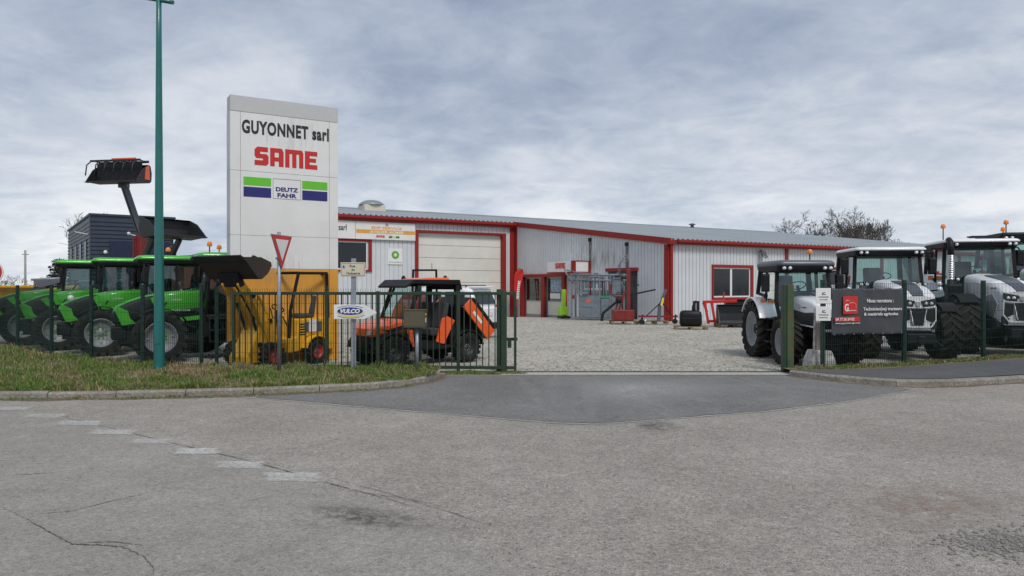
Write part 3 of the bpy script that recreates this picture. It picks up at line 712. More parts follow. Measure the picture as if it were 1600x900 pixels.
cs = MB(); SAME(cs, 8.15, 2.72, 1.0, .32, -1.2, 0, .012, '-x'); cs.build('lettering', 'pred', cn)
def wthing(name, label, cat): return thing(name, label, cat, (BX, BY, 0), BR)
t = wthing('company_sign', 'white company name board ending in "arl" high on the left wing, partly behind the pylon', 'sign')
MB().bb(-14.35, -11.15, YI-.16, YI-.03, 4.50, 5.56).build('board', 'sign_white', t, bev=.01); text('lettering', 'GUYONNET sarl', 2.56, .36, 'pblack', t, -14.24, 4.97, YI-.163, bold=.02)
t = wthing('service_sign', 'white workshop board with an orange band above the garage door corner', 'sign')
MB().bb(-11.13, -7.3, YI-.16, YI-.03, 4.50, 5.56).build('board', 'sign_white', t, bev=.01)
MB().bb(-11.1, -7.33, YI-.168, YI-.161, 4.86, 5.08).build('band', 'porange', t)
text('lettering', 'SDF SERVICE', 1.95, .15, 'porange', t, -10.15, 5.13, YI-.163, bold=.03)
text('lettering', 'ATELIER AGRÉÉ', 2.15, .17, 'sign_white', t, -10.25, 4.885, YI-.170, bold=.03)
mb = MB(); SAME(mb, -9.85, 4.62, .55, .14, YI-.161, 0, .006); mb.build('lettering', 'pred', t)
mb = MB(); mb.bb(-9.05, -8.83, YI-.167, YI-.161, 4.69, 4.76, 0); mb.bb(-9.05, -8.83, YI-.167, YI-.161, 4.62, 4.685, 1); mb.bb(-8.58, -8.36, YI-.167, YI-.161, 4.69, 4.76, 0); mb.bb(-8.58, -8.36, YI-.167, YI-.161, 4.62, 4.685, 1); mb.build('flag_mark', ['pgreen', 'navy'], t)
text('lettering', 'DEUTZ FAHR', .18, .05, 'pblack', t, -8.8, 4.66, YI-.163)
mb = MB(); mb.prism([(-9.28, 5.34), (-9.22, 5.31), (-9.12, 5.31), (-9.06, 5.34), (-9.06, 5.46), (-9.12, 5.5), (-9.22, 5.5), (-9.28, 5.46)], 'xz', YI-.167, YI-.161); mb.prism([(-9.21, 5.36), (-9.13, 5.36), (-9.13, 5.44), (-9.21, 5.44)], 'xz', YI-.172, YI-.167, 1); mb.build('emblem', ['silver', 'pred'], t)
t = wthing('oil_sign', 'square white lubricants sign with a green and yellow sunburst on the wing wall', 'sign')
MB().bb(-9.06, -8.1, YI-.05, YI-.004, 3.02, 3.99).build('board', 'sign_white', t, bev=.006)
def star(r1, r2, n, cx, cz): return [(cx+math.cos(PI*k/n)*(r1 if k % 2 else r2), cz+math.sin(PI*k/n)*(r1 if k % 2 else r2)) for k in range(2*n)]
mb = MB(); mb.prism(star(.26, .22, 14, -8.58, 3.6), 'xz', YI-.056, YI-.051, 0); mb.prism(star(.19, .14, 14, -8.58, 3.6), 'xz', YI-.062, YI-.057, 1); mb.prism(star(.13, .09, 14, -8.58, 3.6), 'xz', YI-.068, YI-.063, 2); mb.prism(star(.07, .05, 14, -8.58, 3.6), 'xz', YI-.074, YI-.069, 3)
mb.build('sunburst', ['bpgreen', 'pgreen', 'pyellow', 'sign_white'], t)
text('lettering', 'BP Lubrifiants', .78, .085, 'bpgreen', t, -8.97, 3.12, YI-.053)
# feather flag by the entrance
fx, fy, _ = bl(-.9, 13.35)
t = thing('feather_flag', 'red feather flag leaning beside the shop entrance', 'flag', (fx, fy, -.3), BR+R(-25))
mb = MB(); mb.tube([(0, 0, 0), (0, 0, 2.4), (.12, 0, 2.95), (.38, 0, 3.15), (.6, 0, 3.05)], .02, 6); mb.lathe([(.3, 0), (.3, .05), (.02, .08)], 12, 0, 'z'); mb.build('pole', 'dark', t)
mb = MB(); pr = [(.02, .25, .10), (.02, 1.2, .30), (.02, 2.2, .48), (.04, 2.7, .60), (.14, 2.95, .66), (.35, 3.1, .62)]
vs = []
for (a, z, b) in pr: vs += [(a, .012*math.sin(z*4), z), ((a+b)/2, .05*math.sin(z*3+1), z-.02), (b, .02*math.sin(z*5), z-.05)]
fs = []
for i in range(len(pr)-1): fs += [(3*i, 3*i+1, 3*i+4, 3*i+3), (3*i+1, 3*i+2, 3*i+5, 3*i+4)]
o = mb.add(vs, fs).build('cloth', 'pred', t, recalc=False); sm = o.modifiers.new('thick', 'SOLIDIFY'); sm.thickness = .006
mb = MB(); SAME(mb, -.6, -.075, 1.2, .15, 0, 0, .005); lo = mb.build('lettering', 'sign_white', t); lo.rotation_euler = (0, R(-84), 0); lo.location = (.29, -.05, 1.75)
# ------------------------------------------------------------------ anthracite office building far left
AR = math.atan2(.575, .818)
ob = thing('office_building', 'dark grey horizontally clad flat-roofed building behind the green tractors', 'building', (-30.9, 54, 0), AR)
mb = MB()
for k in range(24):
    z0 = -.5+k*.30; z1 = min(z0+.30, 6.95)
    for (a, b, c, d_) in ((.0, 5.6, -.0, .0),): mb.add([(0, 0, z0+.02), (5.6, 0, z0+.02), (5.6, -.05, z0+.06), (0, -.05, z0+.06), (0, -.05, z1-.06), (5.6, -.05, z1-.06), (5.6, 0, z1-.02), (0, 0, z1-.02)], [(0, 1, 2, 3), (3, 2, 5, 4), (4, 5, 6, 7)])
    mb.add([(0, 0, z0+.02), (0, 20, z0+.02), (-.05, 20, z0+.06), (-.05, 0, z0+.06), (-.05, 0, z1-.06), (-.05, 20, z1-.06), (0, 20, z1-.02), (0, 0, z1-.02)], [(3, 2, 1, 0), (4, 5, 2, 3), (7, 6, 5, 4)])
mb.bb(.01, 5.59, .01, 19.9, -.5, 6.9)
mb.build('wall', 'ext_grey', ob, recalc=False)
mb = MB(); mb.bb(-.12, 5.75, -.12, .1, 6.9, 7.05); mb.bb(-.12, .1, .1, 20, 6.9, 7.05); mb.build('parapet', 'ext_grey', ob, bev=.01)
MB().bb(-.09, .0, -.09, .0, -.5, 6.9).build('corner_trim', 'ext_grey', ob)
MB().bb(1.2, 5.3, -.10, -.055, 3.7, 5.1).build('name_panel', 'navy_panel', ob, bev=.01)
for y in (2.2, 6.2, 10.4, 15.0):
    f_ = MB().bb(-.09, -.03, y, y+1.7, 3.0, 5.2).build('window', 'dark', ob, bev=.01); MB().bb(-.10, -.092, y+.1, y+1.6, 3.1, 5.1).build('pane', 'navy_panel', f_)
for (x, z) in ((4.6, 5.5), (5.45, 5.5), (.9, 4.1)):
    mb = MB(); mb.tube([(x, -.02, z), (x, -.35, z+.1)], .035); mb.sphere((x, -.45, z+.1), .14); mb.build('wall_lamp', 'lamp', ob)
for y in (1.6, 19): mb = MB(); mb.bar((-.05, y, 5.6), (-.9, y, 5.75), .07, .05); mb.build('wall_lamp', 'lamp', ob)
# low red roof behind the tractors, left of the pylon
t = thing('red_roof_shed', 'low shed with a sloping rust-red roof edge just left of the pylon', 'shed', (-19.6, 44, 0), BR)
MB().bb(0, 7, 0, 6, -.5, 3.3).build('wall', 'rusty', t)
mb = MB(); mb.add([(-3.2, -.3, 3.30), (7.3, -.3, 4.05), (7.3, 6, 4.05), (-3.2, 6, 3.30), (-3.2, -.3, 3.05), (7.3, -.3, 3.80), (7.3, 6, 3.80), (-3.2, 6, 3.05)], [(0, 1, 2, 3), (7, 6, 5, 4), (0, 4, 5, 1), (2, 6, 7, 3), (1, 5, 6, 2), (0, 3, 7, 4)]); mb.build('roof', 'rusty', t)
# ------------------------------------------------------------------ pylon sign
py = thing('pylon_sign', 'tall white and orange dealership pylon with company lettering behind the gate', 'pylon sign', (-6.01, 15.7, 0), BR)
PW, PH = 2.35, 5.79
MB().bb(.02, PW-.02, .02, .34, 0, PH-.01).build('core', 'galv', py)
MB().bb(0, PW, -.012, .36, 5.45, PH).build('top_cap', M('cap_grey', (.52, .52, .52), .45, var=.04), py, bev=.006)
cols_ = ((0, .205), (.211, 2.145), (2.151, PW))
for (z0, z1, mt) in ((4.186, 5.444, 'sign_white'), (2.80, 4.18, 'sign_white'), (2.085, 2.794, 'sign_white'), (.02, 2.079, 'pyl_orange')):
    for (a, b) in cols_: MB().bb(a, b, -.008, .02, z0, z1).build('front_panel', mt, py, bev=.003)
    MB().bb(-.006, .0195, .0205, .36, z0, z1).build('side_panel', 'silver' if mt == 'sign_white' else mt, py)
text('lettering', 'GUYONNET sarl', 1.9, .30, 'pblack', py, .235, 4.99, -.0095, bold=.042, space=1.12)
mb = MB(); SAME(mb, .5, 4.33, 1.37, .40, -.0085, 0, .006); mb.build('lettering', 'pred', py)
for a, b in ((.27, .85), (1.53, 2.10)):
    MB().bb(a, b, -.013, -.0085, 3.88, 4.06).build('green_stripe', 'pgreen', py); MB().bb(a, b, -.013, -.0085, 3.63, 3.845).build('blue_stripe', 'navy', py)
mb = MB()
for k in ((.89, 1.50, 4.055, 4.063), (.89, 1.50, 3.62, 3.628), (.89, .897, 3.628, 4.055), (1.493, 1.50, 3.628, 4.055)): mb.bb(k[0], k[1], -.011, -.0085, k[2], k[3])
mb.build('logo_frame', 'gunmetal', py)
text('lettering', 'DEUTZ', .49, .095, 'navy', py, .95, 3.785, -.0095, bold=.04); text('lettering', 'FAHR', .42, .095, 'navy', py, .985, 3.655, -.0095, bold=.04)

wornmat('pylon_streaks', (.36, .35, .31), .50, .80, 7, soft=True, stretch=(1.6, 1.6, .12))
for (x0, x1, z0, z1) in ((.0, 2.35, 4.5, 5.7), (.0, 2.35, 1.4, 2.6), (.0, 2.35, .0, 1.4)):
    o = MB().add([(x0, -.0088, z0), (x1, -.0088, z0), (x1, -.0088, z1), (x0, -.0088, z1)], [(0, 1, 2, 3)]).build('weather_stain', 'pylon_streaks', py, recalc=False); uvl = o.data.uv_layers.new(name='UVMap')
    for i_, c_ in enumerate(((0, 0), (1, 0), (1, 1), (0, 1))): uvl.data[i_].uv = c_
def at(u, Y): return (u-800)/FPX*Y
# ------------------------------------------------------------------ gate, fences
def wires(mb, p, q, z0, z1, spacing=.05, rows=.2, r=.0052, spike=.03):
    p = Vector(p); q = Vector(q); l = (q-p).length; d = (q-p)/l; n = Vector((-d.y, d.x)); k = int(l/spacing)
    for i in range(k+1):
        c = p+d*(i*l/k); a = d*(r/2); b = n*(r/2)
        vs = [(c.x-a.x-b.x, c.y-a.y-b.y), (c.x+a.x-b.x, c.y+a.y-b.y), (c.x+a.x+b.x, c.y+a.y+b.y), (c.x-a.x+b.x, c.y-a.y+b.y)]
        mb.add([(x, y, z0) for x, y in vs]+[(x, y, z1+spike) for x, y in vs], [(0, 1, 5, 4), (1, 2, 6, 5), (2, 3, 7, 6), (3, 0, 4, 7)])
    z = z0+.03; zr = []
    while z < z1+.01: zr.append(z); z += rows
    for z in zr:
        for o in (-.004, .004): mb.bar((p.x+n.x*o, p.y+n.y*o, z), (q.x+n.x*o, q.y+n.y*o, z), r, r)
def mesh_fence(label, posts, z0, top, group=None, pr=.03):
    x0, y0 = posts[0]; t = thing('mesh_fence', label, 'fence', (x0, y0, 0)); L_ = [(x-x0, y-y0) for x, y in posts]
    for (x, y) in L_[0:]:
        mb = MB(); mb.bb(x-pr, x+pr, y-pr, y+pr, z0-.1, top+.07); mb.bb(x-pr-.004, x+pr+.004, y-pr-.004, y+pr+.004, top+.07, top+.085); mb.build('post', 'fence', t, bev=.004)
    for p, q in zip(L_, L_[1:]):
        mb = MB(); wires(mb, (p[0], p[1]-pr-.01), (q[0], q[1]-pr-.01), z0+.02, top); mb.build('wire_panel', 'wire', t, recalc=False)
    return t
mesh_fence('dark green rigid mesh fence running in front of the row of green tractors', [(-6.17, 14.62), (-7.6, 15.15), (-9.2, 16.1), (-10.7, 17.1), (-12.9, 19.2), (-15.4, 21.6), (-18, 24)], .10, 1.64)
mesh_fence('dark green mesh fence section just behind the left half of the barred gate', [(-6.0, 14.95), (-3.75, 14.9), (-1.85, 14.8)], .10, 1.62)
fr_ = mesh_fence('dark green mesh fence with a black banner in front of the white tractors', [(6.12, 14.5), (8.1, 15.2), (10.5, 16.4), (13.0, 17.6), (17, 19.6)], .10, 1.74, pr=.035)
gt = thing('sliding_gate', 'long green barred sliding gate drawn open in front of the yellow loader', 'gate', (-5.6, 14.72, 0), math.atan2(-.28, 5.46))
GL = 5.47
for z in (.10, 1.555): MB().bb(0, GL+.22, -.03, .03, z-.03, z+.03).build('rail', 'gate', gt, bev=.005)
for x, wd in ((.03, .05), (1.92, .06), (2.95, .06), (4.55, .06), (GL-.02, .11), (GL+.2, .05)): MB().bb(x-wd/2, x+wd/2, -.034, .034, .02, 1.60).build('upright', 'gate', gt, bev=.005)
pk = MB().bb(-.010, .010, -.010, .010, .13, 1.525).mesh('picket', ['gate'])
k = .15
while k < GL-.08:
    if all(abs(k-a) > .06 for a in (1.92, 2.95, 4.55)): share('picket', pk, gt, (k, 0, 0))
    k += .122
t = thing('gate_post', 'thick green post with roller guide at the free end of the barred gate', 'gate post', (.14-.37, 14.55, 0))
mb = MB(); mb.bb(-.075, .075, -.06, .06, -.1, 1.64); mb.build('post', 'gate', t, bev=.008)
mb = MB(); mb.bb(.08, .34, -.02, .02, .62, .68); mb.bb(.14, .22, -.03, .03, .48, .62); mb.build('latch', 'gate', t, bev=.005)
t = thing('gate_post', 'thick weathered green and rusty gate post on the right side of the entrance', 'gate post', (5.42, 14.5, 0))
for x, mt in ((-.07, 'gate'), (.045, 'rust_green')):
    MB().bb(x-.03 if x < 0 else x-.065, x+.04 if x < 0 else x+.065, -.07, .07, -.1, 1.73).build('profile', mt, t, bev=.006)
MB().bb(-.12, -.09, -.05, .05, .85, 1.05).build('latch_plate', 'rust_green', t)
# concrete foot block with an old post
t = thing('post_block', 'whitewashed tapered concrete block holding an old wooden post by the right gate post', 'concrete block', (6.2, 14.85, 0), R(8))
mb = MB(); mb.loft([[(-.27, -.2, 0), (.27, -.2, 0), (.27, .2, 0), (-.27, .2, 0)], [(-.25, -.19, .2), (.25, -.19, .2), (.25, .19, .2), (-.25, .19, .2)], [(-.18, -.15, .42), (.19, -.15, .40), (.19, .15, .41), (-.18, .15, .42)]], smooth=False); mb.build('block', 'blockw', t, bev=.02)
MB().bb(-.09, .07, -.07, .07, .40, .97).build('post', 'pwood', t, bev=.01); 
mb = MB(); mb.bar((-.13, -.02, .38), (-.10, -.02, 1.25), .03); mb.build('stake', 'blockw', t)
t = thing('notice_signs', 'two small white notice plates one above the other on the right fence post', 'sign', (6.12, 14.43, 0), R(3))
for z0, z1, ln in ((1.36, 1.66, ('CONSIGNES', 'ACCES')), (1.02, 1.30, ('LIVRAISONS', 'RECEPTION'))):
    p_ = MB().bb(-.17, .13, -.012, 0, z0, z1).build('plate', 'sign_white', t, bev=.003)
    mb = MB(); cz = (z0+z1)/2; mb.prism([(-.05, cz+.03), (-.04, cz+.06), (.0, cz+.07), (.02, cz+.055), (-.02, cz+.055), (-.03, cz+.035), (.03, cz+.03), (.03, cz+.02), (-.05, cz+.02)], 'xz', -.016, -.013); mb.build('symbol', 'pblack', p_)
    text('lettering', ln[0], .2, .022, 'pblack', p_, -.12, cz-.035, -.0135); text('lettering', ln[1], .16, .018, 'pblack', p_, -.10, cz-.085, -.0135)
MB().bb(-.05, .03, -.01, 0, 1.302, 1.358).build('clip', 'pblack', t)
# banner (tied to the fence)
p = Vector((6.95, 14.74)); q = Vector((8.02, 15.13)); ang = math.atan2(q.y-p.y, q.x-p.x)
bp0 = Vector((6.26, 14.47)); ba = math.atan2(15.13-14.47, 8.03-6.26)
t = thing('banner', 'dark grey recruitment banner with a red logo square tied to the mesh fence', 'banner', (bp0.x, bp0.y, 0), ba)
BW = 1.84; z0, z1 = .73, 1.66; nx, nz = 48, 20; vs = []; fs = []
for i in range(nx+1):
    for j in range(nz+1):
        a, b = i/nx, j/nz; y = -.045+.012*math.sin(a*9+b*3)*math.sin(b*PI)+.007*math.sin(a*31+b*7)*(.3+b*.7)+.010*math.exp(-((a-b*.25)**2)*80)
        vs.append((a*BW, y, z0+(z1-z0)*b-.014*math.sin(a*PI*5)**2*(1 if b > .97 else 0)+.012*math.sin(a*6)*(1-b)))
fs = [(i*(nz+1)+j, (i+1)*(nz+1)+j, (i+1)*(nz+1)+j+1, i*(nz+1)+j+1) for i in range(nx) for j in range(nz)]
mb = MB(); mb.add(vs, fs, 0, True); o = mb.build('vinyl', 'banner', t, recalc=False); sm = o.modifiers.new('thick', 'SOLIDIFY'); sm.thickness = .003; sm.offset = 1
ye = -.074
MB().bb(.25, .62, ye, ye+.003, 1.15, 1.50).build('logo_square', 'pred', t)
text('lettering', 'G', .10, .15, 'sign_white', t, .285, 1.20, ye-.002, bold=.03); text('lettering', 'guyonnet', .19, .03, 'sign_white', t, .39, 1.20, ye-.002)
mb = MB(); mb.tube([(.31, ye-.004, 1.40), (.36, ye-.004, 1.425), (.42, ye-.004, 1.40)], .005, 4); mb.build('logo_line', 'sign_white', t)
mb = MB(); mb.tube([(.40, ye-.004, 1.36), (.50, ye-.004, 1.375), (.57, ye-.004, 1.35), (.575, ye-.004, 1.22)], .004, 4); mb.build('logo_line', 'sign_white', t)
MB().bb(.04, .68, ye, ye+.003, 1.00, 1.09).build('phone_band', 'pred', t)
text('lettering', '04 77 26 24 02', .47, .055, 'sign_white', t, .06, 1.018, ye-.002, bold=.01)
text('lettering', 'www.guyonnet-agri.com', .63, .04, 'sign_white', t, .05, .945, ye-.002)
text('lettering', 'Nous recrutons :', .70, .075, 'sign_white', t, .86, 1.37, ye-.002, bold=.012)
text('lettering', 'Technicien(ne) tracteurs', 1.02, .085, 'sign_white', t, .76, 1.19, ye-.002, bold=.012)
text('lettering', '& matériels agricoles', .90, .08, 'sign_white', t, .78, 1.09, ye-.002, bold=.012)
for i in range(8):
    for z in (z0+.02, z1-.025): mb = MB(); mb.tube([(.04+i*.25, ye+.018, z), (.04+i*.25, ye+.010, z)], .012, 8); mb.build('eyelet', 'galv', t)
# ------------------------------------------------------------------ street furniture on the verge
px, py_ = -6.74, 14.06
t = thing('street_lamp', 'tall teal painted lighting column with a short crossbar rising from the verge', 'street lamp', (px, py_, .1))
mb = MB(); mb.lathe([(.098, 0), (.097, .4), (.090, 1.2), (.072, 3.5), (.052, 6.2), (.047, 7.35), (.001, 7.37)], 24, 0, 'z'); mb.build('column', 'teal', t)
mb = MB(); mb.tube([(-.55, .1, 7.18), (0, -.0, 7.06), (.30, -.06, 6.99)], .040, 10); mb.build('crossbar', 'teal', t)
MB().bb(-.055, .055, -.102, -.09, .5, .95).build('access_door', 'teal', t, bev=.004)
t = thing('yield_sign', 'red-bordered white give way triangle seen edge-on on a grey pole before the pylon', 'road sign', (-4.39, 13.87, .1))
mb = MB(); mb.tube([(0, 0, -.05), (0, 0, 2.62)], .034, 14); mb.build('pole', 'galv', t)
sg = thing('sign_plate_mount', None, None); bpy.data.objects.remove(sg)
A = R(77); ca, sa = math.cos(A), math.sin(A); hh = .62; s_ = .35
def yp(x, z, d): return (x*ca+d*sa, x*sa-d*ca, z)
def tri(mb, s1, zt, zb, d0, d1, m=0):
    vs = [yp(-s1, zt, d0), yp(s1, zt, d0), yp(0, zb, d0), yp(-s1, zt, d1), yp(s1, zt, d1), yp(0, zb, d1)]
    mb.add(vs, [(0, 1, 2), (5, 4, 3), (0, 3, 4, 1), (1, 4, 5, 2), (2, 5, 3, 0)], m)
mb = MB(); tri(mb, .375, 2.56, 1.91, .045, .06); pl = mb.build('back_plate', 'galv', t, bev=.003)
mb = MB(); tri(mb, .36, 2.55, 1.925, .061, .066); mb.build('red_border', 'pred', pl)
mb = MB(); tri(mb, .23, 2.475, 2.075, .067, .070); mb.build('white_field', 'sign_white', pl)
for z in (2.4, 2.12): MB().bb(-.05, .05, -.05, .05, z-.02, z+.02).build('clamp', 'galv', t, bev=.004)
t = thing('street_name_sign', 'cream street name plate on a perforated grey post beside the arrow sign', 'street sign', (-2.99, 13.9, .1))
mb = MB(); mb.bb(-.045, .045, -.025, .025, -.05, 2.12); po = mb.build('post', 'galv', t, bev=.006)
hole = MB().lathe([(.0001, -.003), (.011, -.003), (.011, 0)], 8, 0, 'y').mesh('hole', ['dark'])
for k in range(24): share('hole', hole, po, (.012, -.0255, .08+k*.036))
pl = MB().bb(-.235, .235, -.055, -.04, 1.78, 2.045).build('name_plate', 'cream', t, bev=.006)
mb = MB()
for k in ((-.215, .215, 2.022, 2.027), (-.215, .215, 1.80, 1.805), (-.215, -.21, 1.805, 2.022), (.21, .215, 1.805, 2.022)): mb.bb(k[0], k[1], -.058, -.0555, k[2], k[3])
mb.build('border_line', 'navy', pl)
text('lettering', 'Rue', .10, .045, 'pblack', pl, -.06, 1.955, -.0565, bold=.01); text('lettering', 'de', .06, .038, 'pblack', pl, -.03, 1.89, -.0565, bold=.01); text('lettering', "l'Industrie", .25, .045, 'pblack', pl, -.12, 1.82, -.0565, bold=.01)
mb = MB(); mb.prism([(-.20, 1.96), (-.17, 2.0), (-.165, 1.965), (-.14, 1.97), (-.165, 1.945), (-.165, 1.915), (-.18, 1.945)], 'xz', -.0575, -.0555); mb.build('emblem', 'blue', pl)
t = thing('arrow_sign', 'white right-pointing tyre dealer arrow with a blue oval on the perforated post', 'sign', (-2.99, 13.9, .1))
pl = MB(); pl.prism([(-.36, .98), (.22, .98), (.45, 1.09), (.22, 1.25), (-.36, 1.25)], 'xz', -.075, -.045); pl = pl.build('arrow_plate', 'sign_white', t, bev=.004)
def ell(a, b, cx, cz, n=36, a0=0, a1=360): return [(cx+a*math.cos(R(a0+(a1-a0)*k/n)), cz+b*math.sin(R(a0+(a1-a0)*k/n))) for k in range(n)]
mb = MB(); mb.prism(ell(.255, .095, -.05, 1.112), 'xz', -.0785, -.0755); mb.build('yellow_oval', 'pyellow', pl)
mb = MB(); mb.prism(ell(.255, .088, -.05, 1.128), 'xz', -.0815, -.079); mb.build('white_oval', 'sign_white', pl)
mb = MB(); mb.prism(ell(.24, .072, -.05, 1.130), 'xz', -.085, -.082); mb.build('blue_oval', 'blue', pl)
text('lettering', 'VULCO', .37, .085, 'sign_white', pl, -.235, 1.088, -.088, bold=.05, shear=.25)
mb = MB(); mb.tube([(-.05+.31*math.cos(R(a)), -.078, 1.115+.115*math.sin(R(a))) for a in range(40, 141, 10)], .004, 4); mb.build('arc_line', 'pblack', pl)
mb = MB(); mb.tube([(-.05+.31*math.cos(R(a)), -.078, 1.115+.115*math.sin(R(a))) for a in range(-140, -20, 10)], .004, 4); mb.build('arc_line', 'pblack', pl)
t = thing('mailbox', 'olive metal letterbox on a grey post in front of the orange buggy', 'mailbox', (-1.80, 13.95, .05))
MB().tube([(0, 0, 0), (0, 0, .88)], .034, 14).build('post', 'galv', t)
bx = MB().bb(-.235, .165, -.14, .20, .87, 1.19).build('box', 'olive', t, bev=.006); mb = MB(); mb.bb(-.245, .175, -.15, .21, 1.19, 1.205); mb.build('lid', 'olive', bx, bev=.003)
MB().bb(-.22, .15, -.146, -.1405, .90, 1.165).build('door', 'olive', bx, bev=.004); MB().bb(.1655, .169, -.07, .07, .96, 1.05).build('label_plate', 'sign_white', bx); MB().bb(.1655, .169, -.1, .1, 1.10, 1.13).build('slot', 'pyellow', bx)
t = thing('round_sign', 'round red road sign with white rim at the left edge of the photo', 'road sign', (at(-13, 19.4), 19.4, .1), 0)
MB().tube([(0, .03, 0), (0, .03, 2.2)], .035, 10).build('pole', 'galv', t)
mb = MB(); mb.lathe([(.001, -.02), (.32, -.02), (.32, 0), (.001, 0)], 32, 0, 'y', (0, 0, 1.97), False); pl = mb.build('plate', 'sign_white', t)
mb = MB(); mb.lathe([(.001, -.025), (.285, -.025), (.285, -.0205)], 32, 0, 'y', (0, 0, 1.97), False); mb.build('red_disc', 'pred', pl); MB().bb(-.2, .2, -.029, -.0255, 1.92, 2.02).build('white_bar', 'sign_white', pl)
# ------------------------------------------------------------------ trees
def limb(mb, p, d, l, r, depth, sp, rg, up=.12, n=5, m=0):
    k = 3; pts = [p]; dd = Vector(d).normalized()
    for i in range(k):
        dd = (dd+Vector((rg.gauss(0, .16), rg.gauss(0, .16), rg.gauss(0, .1)+up*.4))).normalized(); pts.append(pts[-1]+dd*(l/k))
    mb.tube(pts, r, max(3, n), m, True, r*.62)
    if depth == 0: return
    for i in range(rg.choice((2, 3, 3)) if depth > 1 else 3):
        a = rg.random()*2*PI; q = pts[rg.choice((2, 3, 3))]
        u = dd.cross(Vector((0, 0, 1)) if abs(dd.z) < .9 else Vector((1, 0, 0))).normalized(); v_ = dd.cross(u)
        nd_ = (dd+(u*math.cos(a)+v_*math.sin(a))*sp*(.7+.6*rg.random())+Vector((0, 0, up))).normalized()
        limb(mb, q, nd_, l*rg.uniform(.6, .8), max(r*.6, .02), depth-1, sp, rg, up, n-1, m)
def bare_tree(label, x, y, h, spread=.75, r=.2, depth=5, seed=1, mat='bark', trunk_h=.3, z=-.5, group=None, up=.12, name='bare_tree'):
    rg = random.Random(seed); t = thing(name, label, 'tree', (x, y, z), 0, group)
    th = h*trunk_h; mb = MB(); mb.tube([Vector((0, 0, 0)), Vector((.05*h*(rg.random()-.5), 0, th*.5)), Vector((0, 0, th))], r, 8, 0, True, r*.75); mb.build('trunk', mat, t)
    mb = MB()
    for i in range(4):
        a = 2*PI*i/4+rg.random(); limb(mb, Vector((0, 0, th*.92)), Vector((math.cos(a)*spread, math.sin(a)*spread, 1.0)), h*.235, r*.6, depth-1, spread, rg, up)
    mb.build('crown', mat, t); return t
def at(u, Y): return (u-800)/FPX*Y
for i, (u, Y, h, sp, mt, lb, up) in enumerate(((1266, 96, 10.0, .95, 'bark', 'low spreading bare tree, leftmost behind the workshop roof', .0), (1288, 92, 13.4, .8, 'bark', 'tallest dark bare tree with two main limbs above the workshop roof', .05),
        (1318, 98, 13.0, .75, 'bark', 'bare tree right of the tallest one, behind the workshop roof', .1), (1344, 108, 13.0, .6, 'bark_far', 'pale upright bare tree among those behind the workshop roof', .25),
        (1362, 112, 13.2, .6, 'bark_far', 'pale dense bare tree, second from the right behind the workshop roof', .25), (1378, 104, 10.2, .8, 'bark_far', 'small bare tree, rightmost behind the workshop roof', .1))):
    bare_tree(lb, at(u, Y), Y, h, sp, .27 if mt == 'bark' else .17, 7, 20+i, mt, .3, -.5, 'bare trees behind the workshop roof', up)
for i, (u, Y, h, lb) in enumerate(((150, 92, 11.2, 'tall bare tree, left one rising behind the dark grey building'), (172, 95, 11.6, 'tall bare tree, right one rising behind the dark grey building'))):
    bare_tree(lb, at(u, Y), Y, h, .6, .11, 6, 40+i, 'bark_far', .35, -.5, 'bare trees behind the grey building', .2)
k = 0
for u, h, w_ in ((-20, 4, 0), (4, 4.5, 0), (24, 5.6, 0), (52, 3.6, 0), (66, 5.0, 0)):
    bare_tree(['distant bare tree above the round sign', 'distant bare tree just right of the round red sign', 'tallest distant bare tree left of the utility pole', 'low distant bare tree right of the utility pole', 'distant bare tree beside the dark conifer'][k], at(u, 150), 150, h, .7, .12, 5, 60+k, 'bark_far', .25, -.5, 'distant bare trees on the left horizon'); k += 1
# far scrub on the horizon, one mass
rg = random.Random(5); mb = MB()
for i in range(2600):
    x = rg.uniform(-190, -88); y = rg.uniform(168, 180); h = .8+2.0*rg.random()*(.5+.5*math.sin(x*.11)**2); wd = .5
    mb.add([(x-wd, y, -.5), (x+wd, y, -.5), (x+rg.uniform(-.6, .6), y, h)], [(0, 1, 2)])
mb.build('far_scrub', 'bark_far', recalc=False)['kind'] = 'stuff'
tag(MB().bb(-64, -40, 70, 70.3, -.5, 1.25).build('far_wall', 'bwhite'), 'long low pale wall in the distance behind the yellow machines', 'wall')
t = thing('utility_pole', 'thin pale concrete utility pole on the left horizon', 'pole', (at(39.5, 80), 80, -.5)); mb = MB(); mb.tube([(0, 0, 0), (0, 0, 6.1)], .14, 8, 0, True, .10); mb.build('mast', 'conc', t)
MB().bb(-.35, .35, -.05, .05, 5.6, 5.7).build('cross_arm', 'conc', t)
